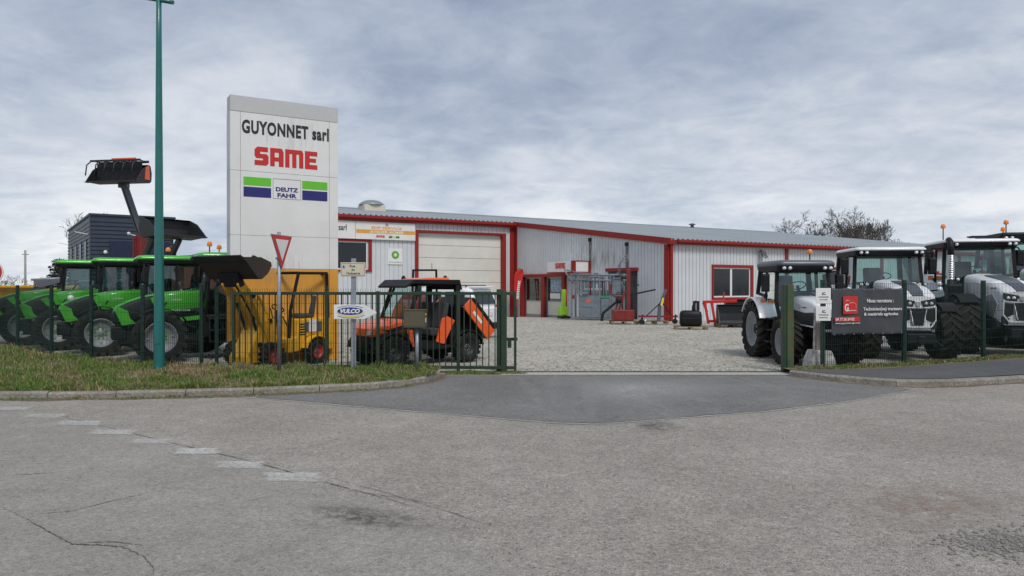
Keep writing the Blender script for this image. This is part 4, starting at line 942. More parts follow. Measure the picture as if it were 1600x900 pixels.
# conifer
t = thing('conifer', 'small dark conifer with drooping tiers left of the grey building', 'tree', (at(93, 34), 34, -.3))
MB().tube([(0, 0, 0), (0, 0, 3.3)], .09, 7, 0, True, .02).build('trunk', 'bark', t)
mb = MB(); rg = random.Random(9)
for k in range(20):
    z = .6+2.75*k/20; ln = (1-k/22)*1.45+.12
    for j in range(6):
        a = rg.random()*2*PI; l2 = ln*(.6+.5*rg.random()); d = Vector((math.cos(a), math.sin(a), 0))
        p0_ = Vector((0, 0, z)); p1_ = p0_+d*l2*.6+Vector((0, 0, .02)); p2_ = p0_+d*l2+Vector((0, 0, .12*l2-.10))
        mb.tube([p0_, p1_, p2_], .018, 3, 0, True, .006)
        for i in range(34):
            s = .2+.8*rg.random(); c = p0_.lerp(p2_, s)+Vector((0, 0, -.03*rg.random())); sz = .05+.09*(1-s*.6)*rg.random()*2
            v1 = Vector((rg.gauss(0, 1), rg.gauss(0, 1), rg.gauss(0, .5))).normalized()*sz; v2 = Vector((rg.gauss(0, 1), rg.gauss(0, 1), rg.gauss(-.3, .5))).normalized()*sz*.6
            mb.add([c-v1*.3, c+v1, c+v2], [(0, 1, 2)])
mb.build('crown', 'conifer', t, recalc=False)
# ------------------------------------------------------------------ wheels
_tc = {}
def tyre_mesh(Rr, w_, rim, N_, lug, lugmode='ag'):
    key = (Rr, w_, rim, N_, lug, lugmode)
    if key in _tc: return _tc[key]
    mb = MB(); Rb = Rr-lug
    pr = [(rim*.97, -.36*w_), (rim*1.03, -.42*w_), ((rim+Rb)/2, -.50*w_), (Rb*.955, -.485*w_), (Rb*.99, -.42*w_), (Rb, -.2*w_), (Rb, .2*w_), (Rb*.99, .42*w_), (Rb*.955, .485*w_), ((rim+Rb)/2, .50*w_), (rim*1.03, .42*w_), (rim*.97, .36*w_)]
    mb.lathe(pr, 40, 0, 'y')
    def P(r_, th, y): return (r_*math.cos(th), y, r_*math.sin(th))
    if lugmode == 'ag':
        dt = 2*PI/N_
        for s_ in (-1, 1):
            for k in range(N_):
                t0 = dt*(k+(.5 if s_ > 0 else 0)); secs = []
                for (th, wd, ri, ro, yi, yo) in ((t0+dt*.95, .20, Rb*.98, Rr, -s_*.04*w_, -s_*.04*w_), (t0+dt*.35, .22, Rb*.98, Rr, s_*.25*w_, s_*.25*w_), (t0, .30, Rb*.95, Rr*.985, s_*.49*w_, s_*.51*w_), (t0-.02, .30, Rb*.86, Rb*.89, s_*.47*w_, s_*.515*w_)):
                    h = dt*wd; secs.append([P(ri, th-h, yi), P(ri, th+h, yi), P(ro, th+h*.85, yo), P(ro, th-h*.85, yo)])
                mb.loft(secs, 1, False)
    else:
        for row, y in enumerate((-.36, -.12, .12, .36)):
            for k in range(N_):
                t0 = 2*PI/N_*(k+(row % 2)*.5); h = PI/N_*.62
                a, b = (y-.095)*w_, (y+.095)*w_
                if row == 0: a -= .05*w_
                if row == 3: b += .05*w_
                mb.loft([[P(Rb*.98, t0-h, a), P(Rb*.98, t0+h, a), P(Rr, t0+h, a), P(Rr, t0-h, a)], [P(Rb*.98, t0-h, b), P(Rb*.98, t0+h, b), P(Rr, t0+h, b), P(Rr, t0-h, b)]], 1, False)
    _tc[key] = mb.mesh('tyre', ['tyre', 'lug']); return _tc[key]
_rc = {}
def rim_mesh(rim, w_, mt, hub, side, dish=.10):
    key = (rim, w_, mt, hub, side)
    if key in _rc: return _rc[key]
    mb = MB(); s_ = side
    pr = [(rim, -.36*w_*s_), (rim*.9, -.30*w_*s_), (rim*.9, .1*w_*s_), (rim*.93, .36*w_*s_), (rim*1.015, .415*w_*s_), (rim*1.0, .38*w_*s_), (rim*.90, .34*w_*s_), (rim*.82, dish*w_*s_), (rim*.45, (dish+.10)*w_*s_), (rim*.40, (dish+.04)*w_*s_), (rim*.30, (dish+.04)*w_*s_), (rim*.20, (dish+.12)*w_*s_), (rim*.10, (dish+.16)*w_*s_), (.001, (dish+.16)*w_*s_)]
    mb.lathe(pr, 32, [0]*9+([0]*4 if hub == 'green' else [1]*4), 'y')
    for k in range(8):
        a = 2*PI*k/8; mb.tube([(rim*.36*math.cos(a), (dish+.02)*w_*s_, rim*.36*math.sin(a)), (rim*.36*math.cos(a), (dish+.14)*w_*s_, rim*.36*math.sin(a))], rim*.06, 6, 2)
    for k in range(4):
        a = 2*PI*k/4+.4; mb.box((rim*.72*math.cos(a), (dish+.04)*w_*s_, rim*.72*math.sin(a)), (rim*.2, .03, rim*.12), (0, -a, 0), 0)
    _rc[key] = mb.mesh('wheel', [mt, hub, hub if hub == 'green' else 'galv']); return _rc[key]
def wheel(parent, x, y, Rr, w_, rim, mt='rim_grey', hub='dark', N_=20, lug=.035, mode='ag', steer=0., z=None):
    sd_ = 1 if y > 0 else -1
    o = share('wheel', rim_mesh(rim, w_, mt, hub, sd_), parent, (x, y, Rr if z is None else z), (0, rng.random()*.6, steer))
    share('tyre', tyre_mesh(Rr, w_, rim, N_, lug, mode), o); return o
def ring(x, hw, zb, zt, cr=.08, crown=.02):
    p = [(hw*.93, zb), (hw, zb+.05), (hw, zt-cr)]+[(hw-cr+cr*math.cos(R(a)), zt-cr+cr*math.sin(R(a))) for a in (22, 45, 68)]+[(hw-cr, zt), (hw*.4, zt+crown)]
    return [(x, y, z) for y, z in p]+[(x, -y, z) for y, z in p[::-1]]
def rrect(x0, x1, hw, r_, z, k=1.):
    cx, hx = (x0+x1)/2, (x1-x0)/2*k; hw = hw*k; out = []
    for (sx, sy, a0) in ((1, 1, 0), (-1, 1, 90), (-1, -1, 180), (1, -1, 270)):
        for a in (0, 30, 60, 90): out.append((cx+sx*(hx-r_)+r_*math.cos(R(a0+a)), sy*(hw-r_)+r_*math.sin(R(a0+a)), z))
    return out
# ------------------------------------------------------------------ tractors
def tractor(name, label, group, pos, hd, st, sc=1.):
    t = thing(name, label, 'tractor', (pos[0], pos[1], yz(pos[1])), heading(*hd), group); t.scale = (sc,)*3
    g = lambda k, d=None: st.get(k, d)
    Rf, wf, Rr, wr, wb, tf, tr = g('w'); zr, hw, cx0, cx1, zf = g('cab'); body = g('body')
    for s_ in (-1, 1):
        wheel(t, 0, s_*tf, Rf, wf, Rf*.60, g('rim', 'rim_grey'), g('hub', 'dark'), 18, .032, steer=g('steer', 0.))
        wheel(t, -wb, s_*tr, Rr, wr, Rr*.62, g('rim', 'rim_grey'), g('hub', 'dark'), 20, .04)
    # chassis, engine block, axles
    mb = MB(); mb.bb(-wb-.35, .45, -.19, .19, Rf*.75, Rf*1.55); mb.bb(-.8, .35, -.27, .27, Rf*1.2, g('hood')[1][2]+.05); mb.bar((0, -tf, Rf), (0, tf, Rf), .17, .17); mb.bar((-wb, -tr, Rr), (-wb, tr, Rr), .26, .26)
    mb.bb(.35, g('nose', .75), -.2, .2, Rf*.7, Rf*1.3); mb.bb(-.55, .1, -.33, -.24, Rf*1.1, Rf*1.8); mb.bb(-.35, .05, .24, .31, Rf*1.2, Rf*1.75)
    mb.tube([(-.8, .33, Rf*1.3), (-.2, .3, Rf*1.6), (.25, .3, Rf*1.2)], .025, 6); mb.tube([(.05, .25, Rf*.9), (.05, tf-.15, Rf*1.02)], .035, 6)
    mb.bb(-wb-.6, -wb-.3, -.35, .35, .35, .75); mb.bar((-wb-.3, .35, .6), (-wb-.95, .42, .45), .06); mb.bar((-wb-.3, -.35, .6), (-wb-.95, -.42, .45), .06)
    mb.build('chassis', 'dark', t, bev=.015)
    for s_ in (-1, 1):   # fuel tank and steps
        mb = MB(); mb.bb(cx0-.75, cx0+.05, s_*.36, s_*(hw-.08), .52, zf+.02); mb.build('fuel_tank', 'black', t, bev=.05)
        mb = MB()
        for k in range(3): mb.bb(cx0-.42, cx0-.06, s_*(hw-.06), s_*(hw+.12+.03*(2-k)), .42+k*.26, .45+k*.26)
        mb.bar((cx0-.06, s_*(hw+.1), .42), (cx0-.06, s_*(hw+.02), 1.0), .03); mb.bar((cx0-.42, s_*(hw+.1), .42), (cx0-.42, s_*(hw+.02), 1.0), .03); mb.build('steps', 'dark', t)
    # hood
    H = g('hood'); mb = MB(); mb.loft([ring(*h, g('cr', .08)) for h in H], smooth=g('hsm', True)); hd_ = mb.build('hood', body, t, bev=0 if g('hsm', True) else .012)
    g('detail')(t, hd_, H, *g('dargs', ()))
    # front mudguards
    if g('mud', True):
        for s_ in (-1, 1):
            mb = MB(); mb.arc(0, Rf, Rf+.05, 48, 150, s_*(tf-wf*.42), s_*(tf+wf*.40), .022, 12); mb.bar((0, s_*(tf-wf*.45), Rf*2+.04), (0, s_*.28, Rf*1.5), .05); mb.build('mudguard', 'black', t, bev=.006)
    # rear fenders
    for s_ in (-1, 1):
        mb = MB(); mb.arc(-wb, Rr, Rr+.06, 22, 148, s_*(hw-.12), s_*(tr+wr*.5), .035, 14)
        mb.build('fender', g('fender', body), t, bev=.01)
        mb = MB(); pl = [(-wb+(Rr+.06)*math.cos(R(a)), Rr+(Rr+.06)*math.sin(R(a))) for a in range(22, 150, 9)]
        mb.prism(pl+[(-wb-.3, zf), (-wb+.6, zf)], 'xz', s_*(hw-.14), s_*(hw-.10)); mb.build('inner_fender', g('cabcol', 'black'), t)
        mb = MB(); mb.bb(-wb+Rr*.55, -wb+Rr*.55+.06, s_*(hw+.02), s_*(hw+.14), Rr*1.95, Rr*1.95+.09); mb.build('indicator', 'beacon', t, bev=.01)
    # cab
    zw = zf+.42; pw = .055
    A0 = (cx0, zf); A1 = (cx0-.10, zr); B0 = (cx0-.72, zf); B1 = (cx0-.74, zr); C0 = (cx1, zw+.15); C1 = (cx1+.04, zr)
    cabm = MB()
    for s_ in (-1, 1):
        y0, y1 = s_*hw, s_*(hw-.05)
        cabm.bar((A0[0], y0*.86, A0[1]), (A0[0]-.02, y0, zw), pw, pw+.03); cabm.bar((A0[0]-.02, y0, zw-.02), (A1[0], y1, A1[1]), pw, pw+.03)
        cabm.bar((B0[0], y0, B0[1]), (B1[0], y1, B1[1]), pw, pw+.01); cabm.bar((C0[0], y0, C0[1]), (C1[0], y1, C1[1]), pw+.02, pw+.05)
        cabm.bar((A0[0], y0*.93, zf+.02), (B0[0], y0, zf+.02), .05, .08); cabm.bar((B0[0], y0, zw+.12), (C0[0], y0, zw+.18), .05, .07)
        cabm.bar((A1[0], y1, zr-.03), (C1[0], y1, zr-.03), .06, .08)
    cabm.bar((A1[0], -hw+.05, zr-.03), (A1[0], hw-.05, zr-.03), .06, .08); cabm.bar((C1[0], -hw+.05, zr-.03), (C1[0], hw-.05, zr-.03), .06, .08)
    cabm.bar((C0[0], -hw, zw+.2), (C0[0], hw, zw+.2), .05, .08); cabm.bar((cx0+.0, -hw*.86, zf+.05), (cx0+.0, hw*.86, zf+.05), .05, .12)
    cabm.bb(cx1, cx0, -hw+.04, hw-.04, zf-.06, zf+.0)
    cb_ = cabm.build('cab', g('cabcol', 'black'), t, bev=.012)
    gl = MB(); gl.add([(A0[0]+.02, -hw*.86, zf+.1), (A0[0]+.02, hw*.86, zf+.1), (A0[0]-.0, hw, zw), (A1[0]+.02, hw-.05, zr-.07), (A1[0]+.02, -hw+.05, zr-.07), (A0[0]-.0, -hw, zw)], [(0, 1, 2, 3, 4, 5)]); gl.build('windscreen', 'glass', cb_, recalc=False)
    gl = MB(); gl.add([(C0[0]-.02, -hw+.03, zw+.22), (C0[0]-.02, hw-.03, zw+.22), (C1[0]-.02, hw-.06, zr-.07), (C1[0]-.02, -hw+.06, zr-.07)], [(0, 1, 2, 3)]); gl.build('rear_window', 'glass', cb_, recalc=False)
    for s_ in (-1, 1):
        y = s_*(hw+.006)
        gl = MB(); gl.add([(A0[0]-.03, y*.93, zf+.06), (B0[0]+.03, y, zf+.06), (B1[0]+.03, y-s_*.05, zr-.07), (A1[0]-.03, y-s_*.05, zr-.07), (A0[0]-.04, y, zw)], [(0, 1, 2, 3, 4)]); dg_ = gl.build('door_glass', 'glass', cb_, recalc=False)
        mb = MB(); mb.bar((B0[0]+.10, s_*(hw+.02), zw+.05), (B0[0]+.22, s_*(hw+.02), zw+.05), .03, .02); mb.build('door_handle', 'dark', dg_)
        gl = MB(); gl.add([(B0[0]-.03, y, zw+.17), (C0[0]+.03, y, zw+.22), (C1[0]+.03, y-s_*.05, zr-.07), (B1[0]-.03, y-s_*.05, zr-.07)], [(0, 1, 2, 3)]); gl.build('quarter_window', 'glass', cb_, recalc=False)
        # mirrors
        mb = MB(); mx, mz = A1[0]+g('mir', .12), zr-.18
        mb.tube([(A1[0], s_*(hw-.04), zr-.10), (mx, s_*(hw+.16), zr-.06), (mx, s_*(hw+.24), mz-.02)], .016, 6); m_ = mb.build('mirror', 'black', t)
        mb = MB(); mb.loft([[(mx-.05+dx, s_*(hw+.22)+dy, mz-.36+dz) for dx, dy, dz in ((0, -.10, 0), (0, .10, 0), (0, .105, .42), (0, -.105, .42))], [(mx+.03+dx, s_*(hw+.22)+dy, mz-.33+dz) for dx, dy, dz in ((0, -.075, 0), (0, .075, 0), (0, .075, .36), (0, -.075, .36))]], smooth=False); mb.build('mirror_housing', 'black', m_, bev=.015)
    # interior
    mb = MB(); sx = cx0-.95; mb.bb(sx-.24, sx+.24, -.23, .23, zf+.28, zf+.42); mb.box((sx-.27, 0, zf+.72), (.12, .42, .62), (0, R(-8), 0)); mb.bb(sx-.12, sx+.12, -.15, .15, zf, zf+.28); mb.bb(sx-.1, sx+.3, -.38, -.26, zf+.3, zf+.55); mb.build('seat', 'seat', cb_, bev=.03)
    mb = MB(); mb.bb(cx0-.22, cx0-.04, -.17, .17, zf, zf+.62); mb.bar((cx0-.2, 0, zf+.5), (cx0-.38, 0, zf+.78), .06); mb.tube([(cx0-.38+.15*math.cos(R(a))*.8, .19*math.sin(R(a)), zf+.79+.09*math.cos(R(a))) for a in range(0, 361, 30)], .014, 6); mb.build('steering_console', 'dark', cb_, bev=.01)
    # roof
    rx0, rx1, rw = cx1-g('rback', .12), cx0+g('visor', .12), hw+.02
    mb = MB(); mb.loft([rrect(rx0+.06, rx1-.10, rw-.05, .10, zr-.09), rrect(rx0+.02, rx1-.03, rw-.01, .12, zr-.03), rrect(rx0, rx1, rw, .12, zr+.03), rrect(rx0, rx1, rw, .12, zr+.055)], smooth=False); rb = mb.build('roof_lining', 'black', t)
    mb = MB(); rh = g('rooft', .13); mb.loft([rrect(rx0, rx1+.01, rw+.005, .12, zr+.056), rrect(rx0, rx1+.015, rw+.01, .12, zr+.056+rh*.45), rrect(rx0+.03, rx1-.04, rw-.03, .12, zr+.056+rh*.85), rrect(rx0+.10, rx1-.16, rw-.10, .10, zr+.056+rh), rrect(rx0+.3, rx1-.4, rw-.3, .08, zr+.056+rh*1.05)]); rf_ = mb.build('roof', g('roof', body), t)
    for s_ in (-1, 1):
        for dy in g('wl', (.0, .13)):
            mb = MB(); mb.lathe([(.001, .055), (.032, .05), (.038, .03), (.038, -.04), (.02, -.06)], 12, 0, 'x', (rx1-.01, s_*(rw-.12-dy), zr+.0)); mb.build('work_light', 'lamp', rb)
    for (bx_, by_, bh) in g('beacons', ((cx1+.15, hw-.08, .30),)):
        mb = MB(); z0_ = zr+.06+rh*.6; mb.tube([(bx_, by_, z0_), (bx_, by_, z0_+bh)], .014, 6); st_ = mb.build('beacon_stem', 'dark', t)
        mb = MB(); mb.lathe([(.055, 0), (.06, .02), (.055, .07), (.04, .10), (.001, .112)], 14, 0, 'z', (bx_, by_, z0_+bh)); mb.build('beacon', 'beacon', st_)
    return t
def det_green(t, hd_, H, kind=0):
    mb = MB(); mb.loft([ring(.04, .345, 1.0, 1.495), ring(.30, .345, .98, 1.44), ring(.58, .335, .90, 1.34), ring(.78, .30, .84, 1.24), ring(.90, .24, .88, 1.10)]); ns = mb.build('nose', 'grille', hd_)
    mb = MB(); secs = []
    for (x, hw_, z) in ((.0, .30, 1.53), (.30, .27, 1.475), (.58, .24, 1.375), (.79, .20, 1.27), (.88, .15, 1.16)): secs.append([(x, -hw_, z-.03), (x, hw_, z-.03), (x, hw_*.8, z-.002), (x, -hw_*.8, z-.002)])
    mb.loft(secs, smooth=False); mb.build('top_ridge', 'green', hd_)
    for s_ in (-1, 1):
        y = s_*.346; y2 = s_*.356
        mb = MB(); mb.prism([(.82, 1.26), (.86, 1.14), (.72, .82), (.44, .86), (.56, .98), (.60, 1.14)], 'xz', s_*.25, s_*.352); mb.build('nose_blade', 'green', hd_, bev=.01)
        mb = MB(); mb.prism([(.04, 1.49), (.16, 1.42), (.02, 1.14), (.04, 1.10), (-.06, 1.10)], 'xz', y*.98, s_*.352); mb.build('panel_edge', 'green', hd_)
        if kind:
            mb = MB(); mb.prism([(.24, 1.40), (.40, 1.35), (.14, 1.05), (.02, 1.06)], 'xz', y*.98, y2); mb.build('green_stripe', 'green', hd_)
        mb = MB(); mb.prism([(-.95, 1.05), (.62, .88), (.52, .82), (-.95, .98)], 'xz', y*.9, y*.99); mb.build('side_skirt', 'black', hd_)
        mb = MB(); mb.prism([(-.9, 1.14), (-.9, 1.20), (-.08, 1.115), (-.06, 1.06)], 'xz', y*.98, y2); pl_ = mb.build('name_strip', 'pblack', hd_)
        if s_ > 0: text('lettering', 'DEUTZ-FAHR', .42, .03, 'sign_white', pl_, -.25, 1.13, y2, '+y', bold=.01)
        mb = MB(); mb.prism([(-.20, 1.34), (-.16, 1.34), (-.10, 1.25), (-.13, 1.24)], 'xz', y*.98, y2); mb.build('vent_slot', 'pblack', hd_)
        if s_ > 0: text('lettering', 'AGROLUX', .22, .028, 'sign_white', hd_, -.28, 1.37, s_*.347, '+y', bold=.01)
        mb = MB(); mb.lathe([(.001, .04), (.05, .03), (.055, 0)], 12, 0, 'x', (.86, s_*.13, 1.06)); mb.build('headlight', 'lamp', hd_)
        mb = MB(); mb.bar((-1.6, s_*.5, .62), (-.85, s_*.5, .62), .10, .2); mb.bar((-.9, s_*.36, .98), (-.3, s_*.40, .92), .05, .09); mb.build('side_rail', 'green' if s_ > 0 else 'dark', t)
    mb = MB(); mb.bb(.62, .92, -.25, .25, .50, .80); mb.build('front_weight', 'dark', t, bev=.03)
    mb = MB(); mb.tube([(-1.05, .52, 1.0), (-.98, .50, 1.5), (-1.0, .55, 2.1), (-1.05, .6, 2.28)], .035, 8); mb.build('exhaust', 'dark', t)
    for k in range(3): mb = MB(); mb.tube([(-1.15-.08*k, .70, .95), (-1.1-.1*k, .78, .75-.05*k), (-1.3, .72, .5)], .014, 5); mb.build('hose', ['dark', 'blue', 'dark'][k], t)
GREEN = dict(w=(.57, .38, .78, .46, 2.25, .80, .82), cab=(2.30, .74, -.96, -2.38, .98), body='green', hub='green', nose=.8, fender='black', visor=.16, rooft=.12,
             hood=[(-.95, .34, 1.16, 1.60), (-.3, .345, 1.10, 1.56), (.035, .345, 1.05, 1.51)], detail=det_green, wl=(), rback=.3)
def place_near(u, Y, hd, off):    # offset from the near wheel to the axle centre
    l = math.hypot(*hd); h = (hd[0]/l, hd[1]/l); s_ = (-h[1], h[0])      # left of heading
    x = at(u, Y); return (x-s_[0]*off, Y-s_[1]*off)
HG = (-.86, -.51); GG = 'green tractors parked in a row behind the mesh fence'
GL_ = (('green tractor nearest the pylon, behind the teal lamp column', 250, 16.2), ('green tractor second from the pylon, next to the one behind the lamp column', 157, 17.8), ('green tractor third from the pylon, with a round work lamp beside its front wheel', 90, 19.4), ('green tractor farthest left in the row, beside the yellow machines', 35, 21.0))
for i, (lb, u, Y) in enumerate(GL_):
    st = dict(GREEN); st['beacons'] = [((-1.1, .62, .16),), ((-1.55, .2, .16),), (), ()][i]
    st['dargs'] = (1,) if i > 1 else (0,)
    if i == 0: st['beacons'] = ((-1.05, .60, .18), (-1.4, -.3, .16))
    p = place_near(u, Y, HG, .8); tr_ = tractor('green_tractor', lb, GG, p, HG, st)
    if i == 2:
        mb = MB(); mb.tube([(-.42, 1.12, .5), (-.42, 1.14, 1.0), (-.32, 1.14, 1.3)], .025, 8); a_ = mb.build('lamp_arm', 'galv', tr_); mb = MB(); mb.sphere((-.3, 1.14, 1.38), .085); mb.build('round_lamp', 'lamp', a_)
def det_lambo(t, hd_, H):
    xf = H[-1][0]; cx_ = H[0][0]-.12
    secs = [[(h[0], -.22+.03*i, h[3]+.008), (h[0], .22-.03*i, h[3]+.008), (h[0], .20-.03*i, h[3]+.036), (h[0], -.20+.03*i, h[3]+.036)] for i, h in enumerate(H[1:])]
    mb = MB(); mb.loft(secs, smooth=False); mb.build('bonnet_stripe', 'gunmetal', hd_)
    mb = MB(); mb.prism([(-.17, 1.20), (.17, 1.20), (.12, .82), (-.12, .82)], 'yz', xf-.02, xf+.045); mb.build('front_grille', 'grille', hd_)
    mb = MB(); mb.prism([(-.06, 1.34), (.06, 1.34), (.05, 1.27), (0, 1.24), (-.05, 1.27)], 'yz', xf, xf+.03); mb.build('badge', 'silver', hd_)
    for s_ in (-1, 1):
        mb = MB(); mb.prism([(s_*.06, 1.36), (s_*.365, 1.42), (s_*.375, 1.30), (s_*.30, 1.24), (s_*.12, 1.22)], 'yz', xf-.03, xf+.02); hl = mb.build('headlight', 'pblack', hd_)
        for y in (.17, .28): mb = MB(); mb.lathe([(.001, xf+.035), (.030, xf+.033), (.036, xf+.02)], 10, 0, 'x', (0, s_*y, 1.31)); mb.build('lamp_lens', 'lamp', hl)
        mb = MB(); mb.prism([(s_*.18, 1.18), (s_*.36, 1.20), (s_*.37, .95), (s_*.30, .88), (s_*.17, .95)], 'yz', xf-.03, xf+.012); mb.build('side_intake', 'grille', hd_)
        mb = MB(); mb.bar((xf+.02, s_*.12, 1.21), (xf+.01, s_*.37, 1.235), .03, .025); mb.bar((xf+.015, s_*.37, 1.235), (xf+.01, s_*.375, .94), .03, .025); mb.bar((xf+.01, s_*.375, .94), (xf+.03, s_*.27, .78), .03, .03); mb.bar((xf+.03, s_*.27, .78), (xf+.04, 0, .78), .03, .03); mb.bar((xf+.03, s_*.17, 1.19), (xf+.05, s_*.11, .83), .025, .02)
        mb.build('chrome_blade', 'white', hd_, bev=.005)
        mb = MB(); mb.prism([(s_*.25, .86), (s_*.40, .90), (s_*.39, .74), (s_*.28, .72)], 'yz', xf-.05, xf+.01); fl_ = mb.build('fog_light', 'pblack', hd_)
        y = s_*.425; y2 = s_*.432
        mb = MB(); mb.prism([(-.7, 1.02), (.55, .84), (.75, 1.15), (.45, 1.38), (-.1, 1.30), (-.7, 1.25)], 'xz', y*.97, y2); mb.build('side_mesh', 'silver', hd_)
        mb = MB(); mb.bar((-.7, y2, 1.26), (-.1, y2, 1.32), .02, .03); mb.bar((-.1, y2, 1.32), (.45, y2, 1.40), .02, .03); mb.bar((.45, y2, 1.40), (.74, y2, 1.16), .02, .03); mb.bar((.74, y2, 1.16), (.55, y2, .86), .02, .03); mb.build('side_crease', 'white', hd_, bev=.005)
        mb = MB(); mb.prism([(-.85, .98), (.6, .80), (.72, .66), (.3, .62), (-.85, .85)], 'xz', y*.8, y*.98); mb.build('side_skirt', 'gunmetal', hd_)
        if s_ < 0: text('lettering', 'Lamborghini', .40, .05, 'gunmetal', hd_, .30, 1.50, -.43, '-y', bold=0., shear=.3)
    mb = MB(); mb.bb(xf-.1, xf+.22, -.30, .30, .42, .64); mb.bb(xf+.1, xf+.26, -.08, .08, .40, .60); mb.bar((xf, .3, .5), (xf+.25, .42, .36), .06); mb.bar((xf, -.3, .5), (xf+.25, -.42, .36), .06); mb.build('front_linkage', 'dark', t, bev=.02)
    # cab-side lamp cluster
    for s_ in (-1, 1):
        mb = MB(); mb.bar((cx_, s_*.55, 1.80), (cx_+.28, s_*.66, 1.72), .04); mb.build('lamp_bracket', 'dark', t)
        for k in (0, .13): mb = MB(); mb.lathe([(.001, .05), (.036, .045), (.042, .03)], 12, 0, 'x', (cx_-.0+.30, s_*(.60+k), 1.74)); mb.lathe([(.044, .045), (.05, .03), (.045, -.04), (.001, -.05)], 12, 1, 'x', (cx_+.30, s_*(.60+k), 1.74)); mb.build('round_lamp', ['lamp', 'dark'], t)
        mb = MB(); mb.bar((cx_, s_*.74, 1.55), (cx_+.38, s_*1.02, 1.60), .035); mb.sphere((cx_+.4, s_*1.04, 1.62), .065, 1, 12, 8, (.6, 1, .85)); mb.build('indicator_arm', ['dark', 'lamp'], t)
LAM = dict(w=(.62, .44, .82, .52, 2.4, .86, .86), cab=(2.52, .80, -1.0, -2.5, 1.15), body='white', rim='rim_grey', nose=.8, roof='white', fender='white', visor=.22, rooft=.09, cr=.13, hsm=False,
           hood=[(-.88, .40, 1.1, 1.84), (-.2, .42, 1.0, 1.79), (.4, .42, .86, 1.68), (.72, .41, .74, 1.56), (.86, .37, .70, 1.46)], detail=det_lambo)
LON = dict(LAM); LON.update(w=(.66, .50, .90, .56, 2.95, .90, .90), cab=(2.62, .82, -1.62, -3.15, 1.2), hood=[(-1.48, .40, 1.15, 1.86), (-.7, .42, 1.0, 1.80), (.2, .42, .90, 1.68), (.70, .41, .76, 1.54), (.88, .37, .70, 1.44)])
GW = 'white tractors parked behind the right-hand fence'
st = dict(LAM); st['beacons'] = ()
tw = tractor('white_tractor', 'white tractor with a white roof directly behind the grey banner', GW, (9.2, 17.3), (-.15, -.99), st)
st = dict(LON); st['beacons'] = ((-2.0, -.72, .34), (-2.0, .66, .24)); st['mir'] = -.25; 
t3 = tractor('white_tractor', 'large white tractor with an upright ribbed exhaust, right of the banner', GW, (12.35, 18.4), (-.24, -.97), st, 1.08)
mb = MB(); ex = (-1.50, -.66); prf = []
for k in range(14): prf += [(.080, 1.72+k*.045), (.092, 1.735+k*.045), (.092, 1.75+k*.045), (.080, 1.762+k*.045)]
mb.lathe(prf, 16, 0, 'z', (ex[0]+.22, ex[1]-.10, 0)); e_ = mb.build('exhaust_guard', 'chrome', t3)
mb = MB(); mb.tube([(ex[0]+.22, ex[1]-.1, 1.1), (ex[0]+.22, ex[1]-.1, 1.75)], .085, 14); mb.build('exhaust_silencer', 'dark', t3)
mb = MB(); mb.tube([(ex[0]+.22, ex[1]-.1, 2.34), (ex[0]+.22, ex[1]-.1, 2.58), (ex[0]+.18, ex[1]-.1, 2.68), (ex[0]+.06, ex[1]-.1, 2.74)], .075, 14); mb.build('exhaust_pipe', 'dark', t3)
mb = MB(); mb.bb(ex[0]+.12, ex[0]+.42, ex[1]-.22, ex[1]+.12, 1.0, 1.62); mb.build('exhaust_box', 'black', t3, bev=.04)
mb = MB(); mb.tube([(-1.9, -.2, 2.83), (-1.9, .5, 2.85), (-2.0, .64, 2.90)], .02, 6); mb.bb(-2.1, -1.85, -.1, .25, 2.81, 2.86); mb.build('roof_antenna', 'dark', t3)
st = dict(LON); st['roof'] = 'dark'; st['beacons'] = ((-1.75, -.60, .25),)
t4 = tractor('white_tractor', 'tall tractor with a dark roof cut off by the right edge of the photo', GW, (15.0, 19.9), (-.25, -.97), st, 1.19)
mb = MB(); mb.tube([(1.14, .1+.12*math.cos(R(a_)), .56+.10*math.sin(R(a_))) for a_ in range(0, 361, 30)], .035, 6); mb.build('yellow_hook', 'yellow', t3)
def det_small(t, hd_, H):
    for s_ in (-1, 1):
        y = s_*.305; y2 = s_*.318
        mb = MB(); mb.prism([(-.62, .88), (.6, .88), (.74, 1.06), (.60, 1.14), (.1, 1.12), (-.62, 1.18)], 'xz', y*.9, y2); mb.build('side_panel', 'grille', hd_)
        mb = MB(); mb.prism([(-.5, 1.20), (-.15, 1.18), (-.12, 1.28), (-.48, 1.36)], 'xz', y*.9, y2); mb.build('badge_panel', 'silver', hd_)
        if s_ < 0: text('lettering', 'Lamborghini', .26, .035, 'pblack', hd_, -.05, 1.215, -.32, '-y', shear=.3)
        mb = MB(); mb.bar((-.6, y2, .87), (.62, y2, .84), .03, .03); mb.bar((.62, y2, .84), (.76, y2*.8, 1.04), .03, .03); mb.build('side_crease', 'white', hd_)
        mb = MB(); mb.prism([(s_*.05, 1.16), (s_*.26, 1.22), (s_*.27, 1.10), (s_*.14, 1.06)], 'yz', .74, .80); mb.build('headlight', 'lamp', hd_)
    mb = MB(); mb.bb(.70, .785, -.24, .24, .78, 1.05); mb.build('front_grille', 'grille', hd_)
    mb = MB(); mb.bb(.72, .90, -.28, .28, .50, .74); mb.build('front_weight', 'dark', t, bev=.03); mb = MB(); mb.bb(.66, .90, -.34, .34, .745, .80); mb.build('bumper', 'white', t, bev=.02)
